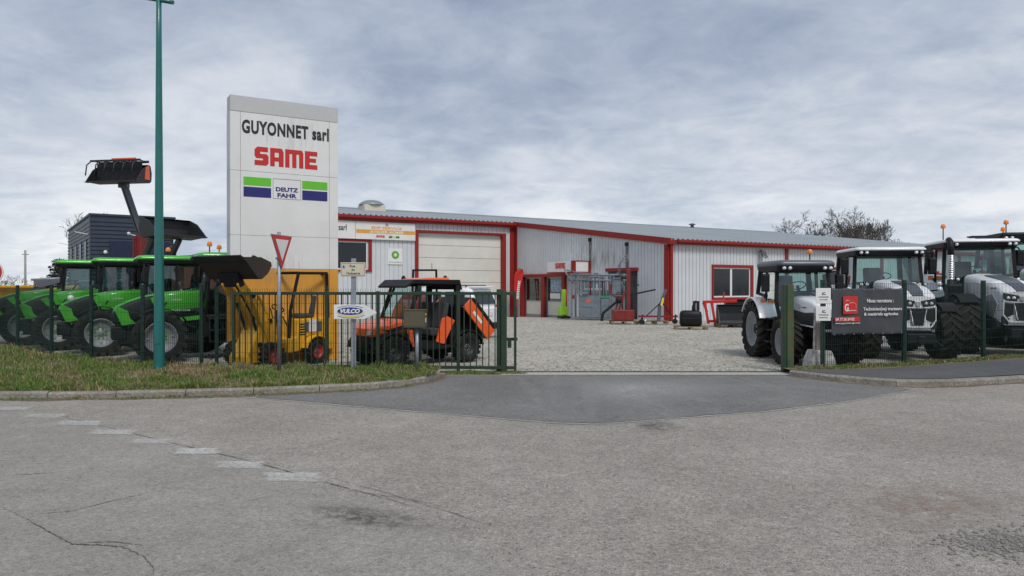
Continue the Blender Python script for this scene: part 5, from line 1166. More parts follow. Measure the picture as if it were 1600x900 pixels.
SM = dict(w=(.49, .36, .67, .44, 1.78, .66, .66), cab=(2.10, .62, -.72, -1.95, .92), body='white', rim='rim_grey', nose=.7, roof='gunmetal', fender='white', visor=.2, rooft=.13, mud=False, cabcol='black', mir=.05,
          hood=[(-.68, .30, 1.0, 1.46), (-.1, .305, .95, 1.44), (.4, .30, .88, 1.38), (.66, .28, .82, 1.30), (.78, .24, .82, 1.20)], detail=det_small, beacons=((-1.5, .45, .22),))
p = place_near(1229, 15.95, (.0, -1), -.66)
t1 = tractor('small_white_tractor', 'small narrow white tractor with a grey cab roof beside the entrance', GW, p, (.0, -1), SM)
# ------------------------------------------------------------------ buckets, loaders
def bucket(parent, wd, h, d, th=.02, name='bucket', m1='bucket', m2='bucket_in', open_up=0., c=(0, 0, 0), rot=(0, 0, 0), ribs=0, teeth=False):
    # local: x forward (mouth), y width, z up; back at x=0
    o = bpy.data.objects.new(name, None)
    pr = [(d, 0), (.12*d, 0), (0, .12*h), (-.02, .55*h), (.05*d, .92*h), (.16*d, h)]
    mb = MB()
    n = len(pr); vs = []
    for y in (-wd/2, wd/2):
        for (x, z) in pr: vs.append((x, y, z))
        for (x, z) in pr: 
            vs.append((x+th*.8 if x < .5*d else x, y, z+th if z < .5*h else z-th*.2))
    fs = []
    N2 = 2*n
    for i in range(n-1): fs.append((i, i+1, N2+i+1, N2+i)); fs.append((n+i, N2+n+i, N2+n+i+1, n+i+1))
    for y0 in (0, N2):
        for i in range(n-1): fs.append((y0+i, y0+i+1, y0+n+i+1, y0+n+i))
    fs.append((0, N2, N2+n, n)); fs.append((n-1, 2*n-1, N2+2*n-1, N2+n-1))
    mb.add(vs, fs, 0)
    bo = mb.build(name, m1, parent, bev=0); bo.location = c; bo.rotation_euler = rot
    for s_ in (-1, 1):
        mb = MB(); mb.prism(pr+[(.55*d, .72*h), (.97*d, .06*h)], 'xz', s_*wd/2, s_*(wd/2+th)); mb.build('side_plate', m1, bo, bev=.003)
    mb = MB(); mb.bb(d-.08, d+.06, -wd/2-.01, wd/2+.01, -.022, -.001); mb.build('cutting_edge', m2, bo)
    for k in range(ribs):
        y = -wd/2+wd*(k+.5)/ribs; mb = MB(); mb.prism([(.1*d, -.03), (-.05, .1*h), (-.07, .55*h), (.02*d, .95*h), (.06*d, .95*h), (-.03, .55*h), (-.01, .12*h), (.14*d, -.001)], 'xz', y-.012, y+.012); mb.build('rib', m1, bo)
    return bo
# telehandler behind the green tractors, boom up with a grapple bucket
TX, TY = at(216, 25.2), 25.2
th_ = thing('telescopic_handler', 'handler behind the green tractors, its grey and red boom raised with a black grapple bucket', 'telehandler', (TX, TY, 0), R(-100))
mb = MB(); mb.bb(-1.8, 1.2, -.5, .5, .55, 1.3); mb.build('chassis', 'dark', th_, bev=.04)
for x in (-1.3, .8):
    for y in (-.8, .8): wheel(th_, x, y, .5, .34, .28, 'rim_grey', 'dark', 16, .03)
mb = MB(); mb.bar((-.2, 0, 1.1), (-.15, 0, 3.45), .24, .28); mb.build('boom_base', 'trim_red2', th_, bev=.015)
for s_ in (-1, 1): mb = MB(); mb.bar((.05, s_*.16, 1.1), (.03, s_*.14, 3.40), .04, .05); mb.build('boom_ram', 'trim_red2', th_)
mb = MB(); mb.bar((-.15, 0, 3.45), (.36, -.26, 5.12), .16, .2); mb.bb(.28, .46, -.42, -.10, 5.02, 5.18); mb.build('boom_extension', 'gunmetal', th_, bev=.012); mb = MB(); mb.bar((.0, .0, 3.5), (.44, -.24, 5.0), .03, .03); mb.build('boom_hose', 'black', th_)
for s_ in (-1, 1): mb = MB(); mb.sphere((.05, s_*.32, 3.5), .06); mb.bar((-.1, s_*.1, 3.42), (.03, s_*.3, 3.48), .03); mb.build('work_light', 'lamp', th_)
bk = bucket(th_, 1.85, .62, .75, .03, 'grapple_bucket', c=(.20, -.30, 5.16), ribs=0)
for k in range(6):
    y = -.85+k*.34; mb = MB(); mb.tube([(.12, y, .72), (.55, y, .74), (.80, y, .55), (.86, y, .20)], .022, 5); mb.build('grapple_tine', 'bucket', bk)
mb = MB(); mb.tube([(.12, -.93, .72), (.12, .93, .72)], .045, 8); mb.bb(.5, .56, -.93, .93, .70, .76); mb.build('grapple_frame', 'bucket', bk)
MB().bb(.30, .34, -.84, .84, .05, .66).build('bucket_back', 'dark', bk)
for s_ in (-1, 1): mb = MB(); mb.prism([(.10, .10), (.35, .10), (.30, .50), (.14, .60)], 'xz', s_*.955, s_*.975); mb.build('orange_side', 'orange', bk)
mb = MB(); mb.bb(.08, .12, -.4, .4, .74, .77); mb.bb(.10, .13, -.46, .46, .84, .88)
for k in range(9): mb.bb(.10, .13, -.42+k*.1, -.36+k*.1, .77, .84)
mb.build('orange_guard', 'orange', bk)
# raised front loader with big black bucket behind the tractor roofs
FX, FY = at(252, 21.4), 21.4
fl_ = thing('raised_loader', 'raised wide black loader bucket above the green tractor roofs, right of the lamp column', 'loader', (FX, FY, 0), R(-28))
for s_ in (-.42, .42):
    mb = MB(); mb.bar((-.6, s_, .2), (-.5, s_, 2.1), .12, .16); mb.bar((-.5, s_, 2.05), (.25, s_, 3.08), .10, .16); mb.bar((-.35, s_, 1.5), (.1, s_, 2.8), .06, .06); mb.build('arm', 'bucket', fl_, bev=.01)
mb = MB(); mb.bb(-1.1, -.3, -.55, .55, .0, .25); mb.bar((-.55, -.42, 1.2), (-.55, .42, 1.2), .1); mb.build('stand', 'dark', fl_)
bucket(fl_, 1.55, .60, .80, .03, 'bucket', c=(.1, .05, 3.05), rot=(0, R(-6), 0), ribs=0)
# ------------------------------------------------------------------ yellow mini loader
hl = Vector((-.5, -.87)).normalized(); lft = Vector((-hl.y, hl.x))
near = Vector((at(425, 15.1), 15.1)); ctr = near-lft*.53
ml = thing('mini_loader', 'yellow articulated mini loader with black roll frame and raised black bucket behind the gate', 'loader', (ctr.x, ctr.y, 0), heading(hl.x, hl.y))
for y in (-.53, .53):
    wheel(ml, 0, y, .275, .22, .15, 'rim_red', 'rim_red', 14, .025); wheel(ml, -1.22, y, .275, .22, .15, 'rim_red', 'rim_red', 14, .025)
mb = MB(); mb.prism([(.42, .10), (.42, .26), (.05, .85), (-.18, .92), (-.30, .5), (-.25, .14)], 'xz', -.26, .26); mb.build('front_frame', 'yellow', ml, bev=.015)
mb = MB(); mb.bb(-.3, .0, -.30, -.26, .1, 1.0); mb.bb(-.3, .0, .26, .30, .1, 1.0); mb.build('tower_plate', 'yellow', ml, bev=.01)
mb = MB(); mb.bb(-.55, -.28, -.12, .12, .15, .45); mb.build('pivot', 'dark', ml)
mb = MB(); mb.prism([(-.45, .50), (-.45, .58), (-.75, .60), (-.80, .98), (-1.72, 1.0), (-1.85, .86), (-1.85, .28), (-1.62, .28), (-1.50, .48), (-1.38, .60), (-1.22, .64), (-1.05, .60), (-.93, .48), (-.86, .30), (-.5, .28)], 'xz', -.46, .46); bd = mb.build('rear_body', 'yellow', ml, bev=.02)
for s_ in (-1, 1):
    mb = MB(); mb.bb(-1.48, -1.0, s_*.461, s_*.468, .70, .92); mb.build('vent_panel', 'gunmetal', bd); mb = MB(); mb.bb(-1.32, -1.08, s_*.469, s_*.473, .70, .97); mb.build('paper_notice', 'sign_white', bd)
for s_ in (-1, 1):
    mb = MB(); mb.tube([(-.28, s_*.30, .95), (-.45, s_*.36, 1.05), (-.62, s_*.30, .85), (-.7, s_*.25, .6)], .016, 6); mb.build('hydraulic_hose', 'dark', ml)
    mb = MB(); mb.bar((-.16, s_*.30, .5), (.30, s_*.30, 1.45), .07, .09); mb.bar((-.22, s_*.23, 1.0), (.1, s_*.23, 1.5), .05, .05); mb.build('parallel_arm', 'yellow', ml, bev=.008)
    for x_, z_ in ((-.16, .98), (.28, 1.5), (.1, .5)): mb = MB(); mb.tube([(x_, s_*.26, z_), (x_, s_*.33, z_)], .045, 8); mb.build('pin', 'dark', ml)
    mb = MB(); mb.arc(-1.22, .275, .33, 15, 165, s_*.40, s_*.62, .025, 8); mb.build('wheel_arch', 'yellow', ml)
    for k in range(5): MB().bb(-.98, -.82, s_*.461, s_*.466, .64+k*.055, .665+k*.055).build('vent_slit', 'dark', bd)
mb = MB(); mb.bb(-1.88, -1.85, -.34, .34, .4, .85); mb.build('rear_grille', 'trim_red2', bd)
for s_ in (-1, 1):
    mb = MB(); mb.prism([(-.25, .92), (-.17, 1.04), (.50, 1.84), (.60, 1.80), (.62, 1.72), (.0, .80)], 'xz', s_*.20, s_*.26); mb.build('lift_arm', 'yellow', ml, bev=.01)
    mb = MB(); mb.tube([(-.05, s_*.16, .45), (.30, s_*.16, 1.35)], .03, 8); mb.build('lift_ram', 'dark', ml)
    mb = MB(); mb.tube([(-.1, s_*.1, 1.0), (.3, s_*.1, 1.6), (.5, s_*.1, 1.88)], .025, 8); mb.build('tilt_ram', 'dark', ml)
mb = MB(); mb.prism([(.50, 1.72), (.58, 1.68), (.68, 1.96), (.56, 1.98)], 'xz', -.3, .3); mb.build('quick_hitch', 'dark', ml)
bucket(ml, 1.42, .46, .62, .025, 'bucket', 'bucket_in', 'bucket', c=(.48, .0, 1.80), rot=(0, R(-48), 0))
mb = MB(); mb.tube([(.40, .30, 2.15), (.34, .38, 2.30), (.42, .5, 2.28), (.36, .6, 2.2)], .035, 6); mb.build('hose_guard', 'dark', ml)
mb = MB()
for s_ in (-1, 1): mb.bar((-.56, s_*.42, .55), (-.60, s_*.42, 1.2), .055); mb.bar((-.60, s_*.42, 1.18), (-.85, s_*.40, 1.98), .055); mb.bar((-1.72, s_*.42, .95), (-1.70, s_*.40, 1.98), .06); mb.bar((-.85, s_*.40, 1.98), (-1.71, s_*.40, 1.99), .06)
for x in (-.85, -1.70): mb.bar((x, -.40, 1.985), (x, .40, 1.985), .06); mb.build('roll_frame', 'bucket', ml, bev=.01)
mb = MB(); mb.bb(-1.5, -1.1, -.22, .22, 1.0, 1.09); mb.box((-1.52, 0, 1.28), (.10, .40, .42), (0, R(-10), 0)); mb.build('seat', 'seat', ml, bev=.03)
mb = MB(); mb.bar((-.5, 0, .6), (-.62, 0, 1.18), .05); mb.tube([(-.64+.10*math.cos(R(a)), .15*math.sin(R(a)), 1.22+.08*math.cos(R(a))) for a in range(0, 361, 30)], .014, 6); mb.bar((-.75, -.28, 1.0), (-.70, -.30, 1.22), .02); mb.build('steering_wheel', 'dark', ml)
# ------------------------------------------------------------------ orange buggy
hl = Vector((-.78, -.63)).normalized(); lft = Vector((-hl.y, hl.x)); near = Vector((at(614, 15.25), 15.25)); ctr = near-lft*.58
ub = thing('utility_buggy', 'orange and black utility buggy with soft roof and tipped cargo bed behind the gate', 'utility vehicle', (ctr.x, ctr.y, 0), heading(hl.x, hl.y))
for x in (0, -1.85):
    for y in (-.56, .56): wheel(ub, x, y, .335, .26, .18, 'rim_dark', 'rim_dark', 16, .028, 'knob')
mb = MB(); mb.bb(-2.2, .35, -.42, .42, .30, .52); mb.bar((0, -.5, .32), (0, .5, .32), .06); mb.bar((-1.85, -.5, .32), (-1.85, .5, .32), .07); mb.bb(-1.5, -.45, -.62, .62, .34, .42); mb.bb(-.55, -.35, -.6, .6, .34, .75); mb.bb(-1.65, -1.42, -.6, .6, .4, .95); mb.build('chassis', 'black', ub, bev=.03)
mb = MB(); mb.loft([ring(-.42, .58, .72, 1.00, .05, .01), ring(-.1, .58, .70, .96, .05, .01), ring(.28, .52, .66, .87, .04, .01), ring(.42, .42, .64, .80, .03, .01)], smooth=False); bn_ = mb.build('bonnet', 'orange', ub, bev=.012)
mb = MB(); mb.bb(.0, .44, -.40, .40, .46, .66); mb.bb(.40, .50, -.34, .34, .42, .60); mb.bb(-.42, .1, -.56, .56, .58, .72); mb.build('front_bumper', 'black', ub, bev=.02)
for s_ in (-1, 1):
    mb = MB(); mb.prism([(s_*.2, .76), (s_*.42, .79), (s_*.41, .70), (s_*.24, .68)], 'yz', .40, .435); mb.build('headlight', 'lamp', bn_)
    mb = MB(); mb.bar((-1.60, s_*.58, .80), (-1.62, s_*.57, 1.72), .12, .10); mb.build('roof_pillar', 'black', ub, bev=.01); mb = MB(); mb.bar((-.36, s_*.58, .98), (-.62, s_*.56, 1.72), .07, .05); mb.build('roof_pillar', 'black', ub, bev=.01)
for s_ in (-1, 1):
    mb = MB(); mb.arc(0, .31, .40, 10, 175, s_*.42, s_*.70, .03, 10); mb.build('front_fender', 'black', ub, bev=.01)
    mb = MB(); mb.prism([(-.42, .93), (.10, .80), (.30, .80), (.10, .74), (-.42, .80)], 'xz', s_*.585, s_*.60); mb.build('black_band', 'black', bn_)
    mb = MB(); mb.prism([(-.48, .42), (-.40, .42), (-.30, .78), (-.44, .78)], 'xz', s_*.60, s_*.64); mb.build('side_strip', 'orange', ub)
    mb = MB(); mb.prism([(-1.50, .95), (-1.32, 1.04), (-1.18, 1.0), (-1.02, .50), (-1.22, .44)], 'xz', s_*.60, s_*.66); mb.build('side_panel', 'orange', ub, bev=.01)
    mb = MB(); mb.bb(-1.2, -.5, s_*.6, s_*.63, .36, .52); mb.build('sill', 'black', ub)
    mb = MB(); mb.arc(-1.85, .31, .40, 5, 170, s_*.42, s_*.70, .03, 10); mb.build('rear_fender', 'black', ub, bev=.01)
mb = MB()
for s_ in (-1, 1): mb.tube([(-.35, s_*.58, .95), (-.70, s_*.54, 1.72), (-1.55, s_*.54, 1.76), (-1.62, s_*.58, .9)], .032, 8)
for x, z in ((-.70, 1.72), (-1.55, 1.76), (-.38, 1.0)): mb.tube([(x, -.54, z), (x, .54, z)], .03, 8)
mb.build('roll_cage', 'black', ub)
mb = MB(); mb.loft([[(-.30, -.60, 1.66), (-.30, .60, 1.66), (-.30, .60, 1.70), (-.30, -.60, 1.70)], [(-.48, -.62, 1.76), (-.48, .62, 1.76), (-.48, .62, 1.84), (-.48, -.62, 1.84)], [(-1.66, -.62, 1.74), (-1.66, .62, 1.74), (-1.66, .62, 1.84), (-1.66, -.62, 1.84)], [(-1.74, -.60, 1.62), (-1.74, .60, 1.62), (-1.72, .60, 1.62), (-1.72, -.60, 1.62)]], smooth=False); rf_ = mb.build('soft_roof', 'black', ub)
mb = MB(); mb.loft([[(-.75, -.42, 1.842), (-.75, .42, 1.842), (-.75, .42, 1.846), (-.75, -.42, 1.846)], [(-1.0, -.46, 1.842), (-1.0, .46, 1.842), (-1.0, .40, 1.885), (-1.0, -.40, 1.885)], [(-1.5, -.46, 1.842), (-1.5, .46, 1.842), (-1.5, .40, 1.89), (-1.5, -.40, 1.89)]], smooth=False); mb.build('roof_panel', 'orange', rf_)
gl = MB(); gl.add([(-.38, -.54, 1.02), (-.38, .54, 1.02), (-.68, .52, 1.70), (-.68, -.52, 1.70)], [(0, 1, 2, 3)]); gl.build('windscreen', 'glass', ub, recalc=False)
for s_ in (-1, 1):
    mb = MB(); mb.bb(-1.35, -.98, s_*.05, s_*.52, .62, .78); mb.box((-1.36, s_*.28, 1.05), (.12, .44, .58), (0, R(-10), 0)); mb.build('seat', 'seat', ub, bev=.03)
mb = MB(); mb.tube([(-.72+.08*math.cos(R(a)), .28+.16*math.sin(R(a)), 1.08+.13*math.cos(R(a))) for a in range(0, 361, 30)], .014, 6); mb.bar((-.5, .28, .9), (-.72, .28, 1.08), .04); mb.build('steering_wheel', 'dark', ub)
# tipped bed: pivot low at the rear, front edge raised
bedr = bpy.data.objects.new('cargo_bed', None)
def tilt(x, z, px=-2.35, pz=.62, a=-48):
    ca, sa = math.cos(R(a)), math.sin(R(a)); dx, dz = x-px, z-pz; return (px+dx*ca+dz*sa, pz-dx*sa+dz*ca)
def tb(mb, x0, x1, y0, y1, z0, z1):
    mb.prism([tilt(x0, z0), tilt(x1, z0), tilt(x1, z1), tilt(x0, z1)], 'xz', y0, y1)
mb = MB(); tb(mb, -2.45, -1.50, -.58, .58, .60, .64); tb(mb, -1.53, -1.49, -.58, .58, .64, .90); bed = mb.build('cargo_bed', 'black', ub)
for s_ in (-1, 1):
    mb = MB(); tb(mb, -2.45, -1.49, s_*.58, s_*.64, .58, .86); sp__ = mb.build('bed_side', 'orange', bed, bev=.01)
    mb = MB(); tb(mb, -2.42, -1.52, s_*.575, s_*.655, .862, .93); mb.build('bed_rail', 'black', bed)
    mb = MB(); tb(mb, -2.1, -1.75, s_*.641, s_*.645, .68, .74); mb.build('decal', 'sign_white', sp__)
mb = MB(); tb(mb, -2.50, -2.455, -.62, .62, .60, .88); mb.build('tailgate', 'orange', bed, bev=.01)
mb = MB(); mb.tube([(-1.75, 0, .5), tilt(-1.9, .6)[:1]+(0, tilt(-1.9, .6)[1])], .025, 6); mb.build('bed_ram', 'galv', ub)
# ------------------------------------------------------------------ red mini tractor behind the buggy
def det_red(t, hd_, H):
    mb = MB(); mb.bb(.50, .60, -.2, .2, .6, .95); mb.build('front_grille', 'grille', hd_)
rm = thing('red_mini_tractor', 'red compact tractor with a black mirror frame mostly hidden behind the orange buggy', 'tractor', (at(652, 19.2), 19.2, 0), heading(-.15, -.98))
for x, rr_, y in ((.6, .36, .5), (-.75, .58, .6)):
    for s_ in (-1, 1): wheel(rm, x, s_*y, rr_, .28, rr_*.6, 'rim_red', 'dark', 16, .03)
mb = MB(); mb.bb(-1.1, .8, -.2, .2, .4, .75); mb.bb(-.9, .0, -.5, .5, .6, .7); mb.build('chassis', 'dark', rm, bev=.02)
mb = MB(); mb.loft([ring(-.1, .3, .75, 1.55, .1), ring(.5, .29, .75, 1.48, .1), ring(.95, .26, .75, 1.32, .08)]); mb.build('hood', 'trim_red2', rm)
for s_ in (-1, 1):
    mb = MB(); mb.arc(-.75, .58, .62, 15, 150, s_*.40, s_*.76, .03, 10); mb.build('fender', 'trim_red2', rm)
    mb = MB(); mb.bar((-.7, s_*.36, .7), (-.72, s_*.32, 2.13), .05); mb.build('roll_post', 'black', rm)
    mb = MB(); mb.bar((-.72, s_*.33, 1.88), (-.70, s_*.52, 1.9), .02); mb.sphere((-.68, s_*.58, 1.88), .09, 0, 10, 7, (.4, .75, 1.2)); mb.build('mirror', 'black', rm)
mb = MB(); mb.bar((-.72, -.34, 2.13), (-.72, .34, 2.13), .05); mb.build('roll_bar', 'black', rm); mb = MB(); mb.tube([(-.72, .2, 2.15), (-.72, .2, 2.32)], .008, 4); mb.build('aerial', 'dark', rm)
mb = MB(); mb.bb(-.8, -.45, -.22, .22, .95, 1.05); mb.box((-.82, 0, 1.3), (.1, .42, .5), (0, R(-8), 0)); mb.build('seat', 'bwhite', rm, bev=.03)
# ------------------------------------------------------------------ white estate car / SUV seen from behind
cr = thing('white_car', 'white family car with roof rails seen from the rear corner behind the orange buggy', 'car', (at(676, 24.8), 24.8, 0), heading(-.84, .54))
cr.rotation_euler[2] = heading(-.88, .47)
def csec(x, hw, zb, zt, rr_=.1): return ring(x, hw, zb, zt, rr_, .01)
mb = MB(); mb.loft([csec(-2.18, .74, .42, .95), csec(-2.12, .84, .32, 1.02), csec(-1.5, .88, .26, 1.05), csec(0, .90, .24, 1.02), csec(1.2, .89, .26, .98), csec(1.9, .80, .30, .84), csec(2.15, .66, .38, .68)]); bd_ = mb.build('body', 'white', cr)
mb = MB(); mb.loft([ring(-2.08, .76, 1.0, 1.16, .06, 0), ring(-1.90, .70, 1.0, 1.60, .12, 0), ring(-1.6, .68, 1.0, 1.66, .12, .01), ring(-.2, .68, 1.0, 1.68, .12, .01), ring(.35, .70, 1.0, 1.56, .12, 0), ring(1.0, .76, .98, 1.04, .05, 0)]); ghs = mb.build('roof', 'white', cr)
mb = MB(); mb.add([(-2.105, -.60, 1.12), (-2.105, .60, 1.12), (-1.94, .56, 1.53), (-1.94, -.56, 1.53)], [(0, 1, 2, 3)]); mb.build('rear_window', 'wglass', ghs, recalc=False)
for s_ in (-1, 1):
    for a, b in ((-1.75, -.95), (-.88, -.05), (.02, .72)):
        mb = MB(); y0, y1 = s_*.765, s_*.70; zt_ = 1.52 if b < .5 else 1.15
        mb.add([(a, y0, 1.08), (b, y0, 1.08), (b-.03, y1+s_*.01, zt_), (a+.08, y1+s_*.01, 1.52)], [(0, 1, 2, 3)]); mb.build('side_window', 'wglass', ghs, recalc=False)
    mb = MB(); mb.bar((-1.7, s_*.62, 1.72), (.1, s_*.62, 1.73), .03, .03); mb.bar((-1.7, s_*.62, 1.66), (-1.7, s_*.62, 1.72), .03); mb.bar((.1, s_*.62, 1.66), (.1, s_*.62, 1.73), .03); mb.build('roof_rail', 'dark', cr)
    mb = MB(); mb.prism([(s_*.52, .88), (s_*.80, .92), (s_*.80, 1.10), (s_*.60, 1.08)], 'yz', -2.17, -2.05); mb.build('tail_light', 'pred', bd_, bev=.01)
    for x in (-1.35, 1.35): wheel(cr, x, s_*.80, .34, .22, .22, 'rim_grey', 'galv', 24, .006, 'knob')
mb = MB(); mb.bb(-2.24, -2.10, -.82, .82, .30, .52); mb.build('bumper', 'black', cr, bev=.03); MB().bb(-2.20, -2.185, -.26, .26, .74, .85).build('number_plate', 'sign_white', cr)
mb = MB(); mb.bb(-2.0, -1.8, -.6, .6, 1.64, 1.70); mb.build('roof_spoiler', 'white', cr, bev=.02)
# ------------------------------------------------------------------ cattle crush and machinery by the shop wall
def alongwall(u, off):      # point off metres in front of the side wall (local x=-off) at picture column u
    best = None
    for k in range(400):
        y = k*.05-4; p = bl(-off, y); uu = 800+FPX*p[0]/p[1]
        if best is None or abs(uu-u) < best[0]: best = (abs(uu-u), y, p)
    return best[1], best[2]
y0, p0_ = alongwall(893, 2.2)
gx, gy, gz = p0_[0], p0_[1], yz(p0_[1])
CA = math.atan2(36.2-38.6, at(972, 36.2)-at(893, 38.6))
cx_, cy_ = at(893, 38.2), 38.2
cc = thing('cattle_crush', 'grey galvanised cattle handling crush with gates and rails against the side wall', 'cattle crush', (cx_, cy_, yz(cy_)), R(-20))
LN, HH = 2.75, 2.35
def cbar(mb, *pts, w_=.07):
    for a, b in zip(pts, pts[1:]): mb.bar(a, b, w_)
mb = MB(); cbar(mb, (0, 0, .06), (LN, 0, .06)); cbar(mb, (0, .8, .06), (LN, .8, .06)); mb.bb(0, LN, .0, .8, .02, .05); mb.build('floor_frame', 'crush', cc, bev=.01)
for x in (0, .42, 1.5, 2.05, LN):
    for y in (0, .8): mb = MB(); mb.bar((x, y, .05), (x, y, HH if x in (0, .42, 2.05, LN) else HH-.1), .09 if x in (0, 2.05) else .07); mb.build('upright', 'crush', cc, bev=.008)
for z in (HH-.08, HH-.35):
    for y in (0, .8): mb = MB(); mb.tube([(-.15, y, z), (LN+.1, y, z)], .045, 8); mb.build('rail', 'crush', cc)
for x in (.1, 1.2, 2.4): mb = MB(); mb.tube([(x, 0, HH), (x, .8, HH)], .04, 8); mb.build('cross_rail', 'crush', cc)
MB().bb(.45, 1.48, -.03, .01, .15, 1.22).build('side_panel', 'crush', cc, bev=.01); MB().bb(.55, 1.2, -.05, -.031, .62, 1.12).build('hatch', 'crush', cc, bev=.008)
MB().bb(1.56, 2.0, -.03, .01, .15, 1.05).build('side_panel', 'crush', cc, bev=.01); MB().bb(1.52, 2.02, -.045, -.031, 1.10, 1.2).build('teal_rail', 'bpgreen', cc)
mb = MB(); mb.bb(.80, 1.02, -.056, -.051, .88, 1.04); mb.build('warning_label', 'orange', cc)
MB().bb(.45, 2.0, .80, .83, .15, 1.5).build('far_panel', 'crush', cc, bev=.008); MB().bb(.5, 1.45, .80, .825, 1.6, 2.2).build('far_panel', 'crush', cc, bev=.008)
for x in (.6, .9, 1.2, 1.7, 1.85): mb = MB(); mb.bar((x, -.02, 1.22), (x, -.02, HH-.4), .045); mb.build('bar', 'crush', cc)
for x0_, z0_ in ((1.62, .25), (1.62, .65)): MB().bb(x0_, x0_+.34, -.045, -.031, z0_, z0_+.3).build('pressed_panel', 'crush', cc, bev=.008)
wfr = MB()
for z in (1.32, 1.55, 1.80, 2.05): wfr.bar((.35, -.12, z), (.92, -.12, z), .035)
for x in (.35, .55, .92): wfr.bar((x, -.12, 1.3), (x, -.12, 2.07), .035)
wfr.bb(.35, .92, -.125, -.115, 1.30, 1.42); wfr.build('head_gate', 'crush', cc)
mb = MB(); mb.tube([(-.35, -.1, HH+.25), (-.25, -.1, HH), (0, -.05, HH-.35), (.1, 0, HH-.5)], .04, 8); mb.build('lever', 'crush', cc); mb = MB(); mb.tube([(-.3, 0, HH+.2), (.5, .1, HH+.02), (1.0, .2, HH)], .03, 6); mb.build('lever', 'crush', cc)
for x, mt in ((.98, 'trim_red2'), (1.62, 'trim_red2'), (1.72, 'crush'), (1.14, 'bwhite'), (1.32, 'bwhite')):
    mb = MB(); mb.tube([(x, .1, 1.25), (x, .1, 2.1)], .035, 8); mb.build('spring_bar', mt, cc)
mb = MB(); mb.bb(2.1, 2.62, -.02, .0, .15, 1.25); mb.bb(2.14, 2.6, -.03, -.021, 1.30, 1.95); mb.build('rear_gate', 'crush', cc, bev=.01)
mb = MB(); mb.tube([(2.1, -.05, 1.3), (2.3, -.05, 1.3), (2.38, -.05, 1.42), (2.6, -.05, 1.42), (2.66, -.05, 1.6), (2.66, -.05, 2.1), (2.2, -.05, 2.1), (2.12, -.05, 1.95)], .035, 8); mb.build('gate_loop', 'crush', cc)
mb = MB(); mb.bb(2.0, 2.1, -.08, .0, 1.3, 1.8); mb.build('red_ram', 'trim_red2', cc); mb = MB(); mb.bb(.05, .16, -.06, -.0, 1.05, 1.25); mb.build('red_cap', 'trim_red2', cc)
lx, ly = at(880.5, 39.4), 39.4
t = thing('lime_implement', 'narrow lime green machine mast standing at the left end of the cattle crush', 'machine', (lx, ly, yz(ly)), R(20))
MB().bb(-.09, .09, -.1, .1, .1, 1.55).build('mast', 'lime', t, bev=.01); MB().bb(-.26, .18, -.2, .2, .18, .62).build('base_box', 'lime', t, bev=.02); MB().bb(-.25, .30, -.25, .25, 0, .12).build('foot', 'dark', t)
mb = MB(); mb.tube([(.16, 0, .3), (.18, 0, 1.5)], .03, 8); mb.build('ram', 'pred', t)
# post driver
dx_, dy_ = at(978, 33.6), 33.6
t = thing('post_driver', 'dark red hydraulic post driver with hoses standing on a pallet right of the cattle crush', 'machine', (dx_, dy_, .12), R(0))
MB().bb(-.62, .32, -.4, .35, .02, .50).build('base_tank', 'trim_red2', t, bev=.02)
MB().bb(.04, .20, -.06, .10, .5, 2.35).build('mast', 'trim_red2', t, bev=.015); MB().bb(.23, .34, -.05, .1, .4, 1.25).build('mast_guide', 'dark', t, bev=.01)
mb = MB(); mb.bar((-.35, -.1, .45), (-.05, -.05, 1.35), .10); mb.bar((-.5, -.1, .45), (-.32, -.1, 1.05), .08); mb.bb(-.55, -.18, -.15, .05, 1.05, 1.15); mb.build('brace', 'trim_red2', t, bev=.01)
mb = MB(); mb.bar((-.35, -.2, .95), (-1.1, -.35, .35), .10); mb.sphere((-.35, -.2, .95), .16); mb.bar((-1.1, -.35, .35), (-1.15, -.35, .0), .12); mb.build('outrigger', 'dark', t)
mb = MB(); mb.bar((.3, 0, 1.20), (1.35, .0, 1.42), .07); mb.build('side_arm', 'dark', t)
for k in range(3): mb = MB(); mb.tube([(.10, 0, 2.3), (.12-.05*k, 0, 2.75-.08*k), (-.05-.08*k, 0, 2.95-.10*k), (-.22-.06*k, 0, 2.7-.1*k), (-.28-.04*k, .0, 2.2), (-.05, 0, 1.6)], .018, 6); mb.build('hose', 'gunmetal', t)
mb = MB(); mb.bb(.32, .42, -.1, .1, 1.55, 2.05); mb.bb(.4, .6, -.04, .04, 1.6, 1.66); mb.bb(-.25, .0, -.12, .0, 1.9, 2.0); mb.build('valve_block', 'dark', t, bev=.01)
def pallet(x, y, rot, wd=1.2, dp=.8, lb=''):
    t = thing('pallet', lb, 'pallet', (x, y, 0), rot, 'wooden pallets along the workshop wall')
    pm = MB().bb(-wd/2, wd/2, -.05, .05, .10, .125).mesh('board', ['wood'])
    for k in range(5): share('board', pm, t, (0, -dp/2+.06+k*(dp-.12)/4, 0))
    for x_ in (-wd/2+.06, 0, wd/2-.06):
        for y_ in (-dp/2+.06, 0, dp/2-.06): MB().bb(x_-.055, x_+.055, y_-.05, y_+.05, .02, .098).build('block', 'wood', t)
        MB().bb(x_-.05, x_+.05, -dp/2, dp/2, .0, .018).build('runner', 'wood', t)
    return t
pallet(dx_-.1, dy_-.1, 0, 1.25, .9, 'wooden pallet under the dark red post driver')
fx_, fy_ = at(1034, 33.0), 33.0
t = thing('hay_fork', 'black and yellow angled loader fork frame leaning beside the red corner flashing', 'implement', (fx_, fy_, .0), R(10))
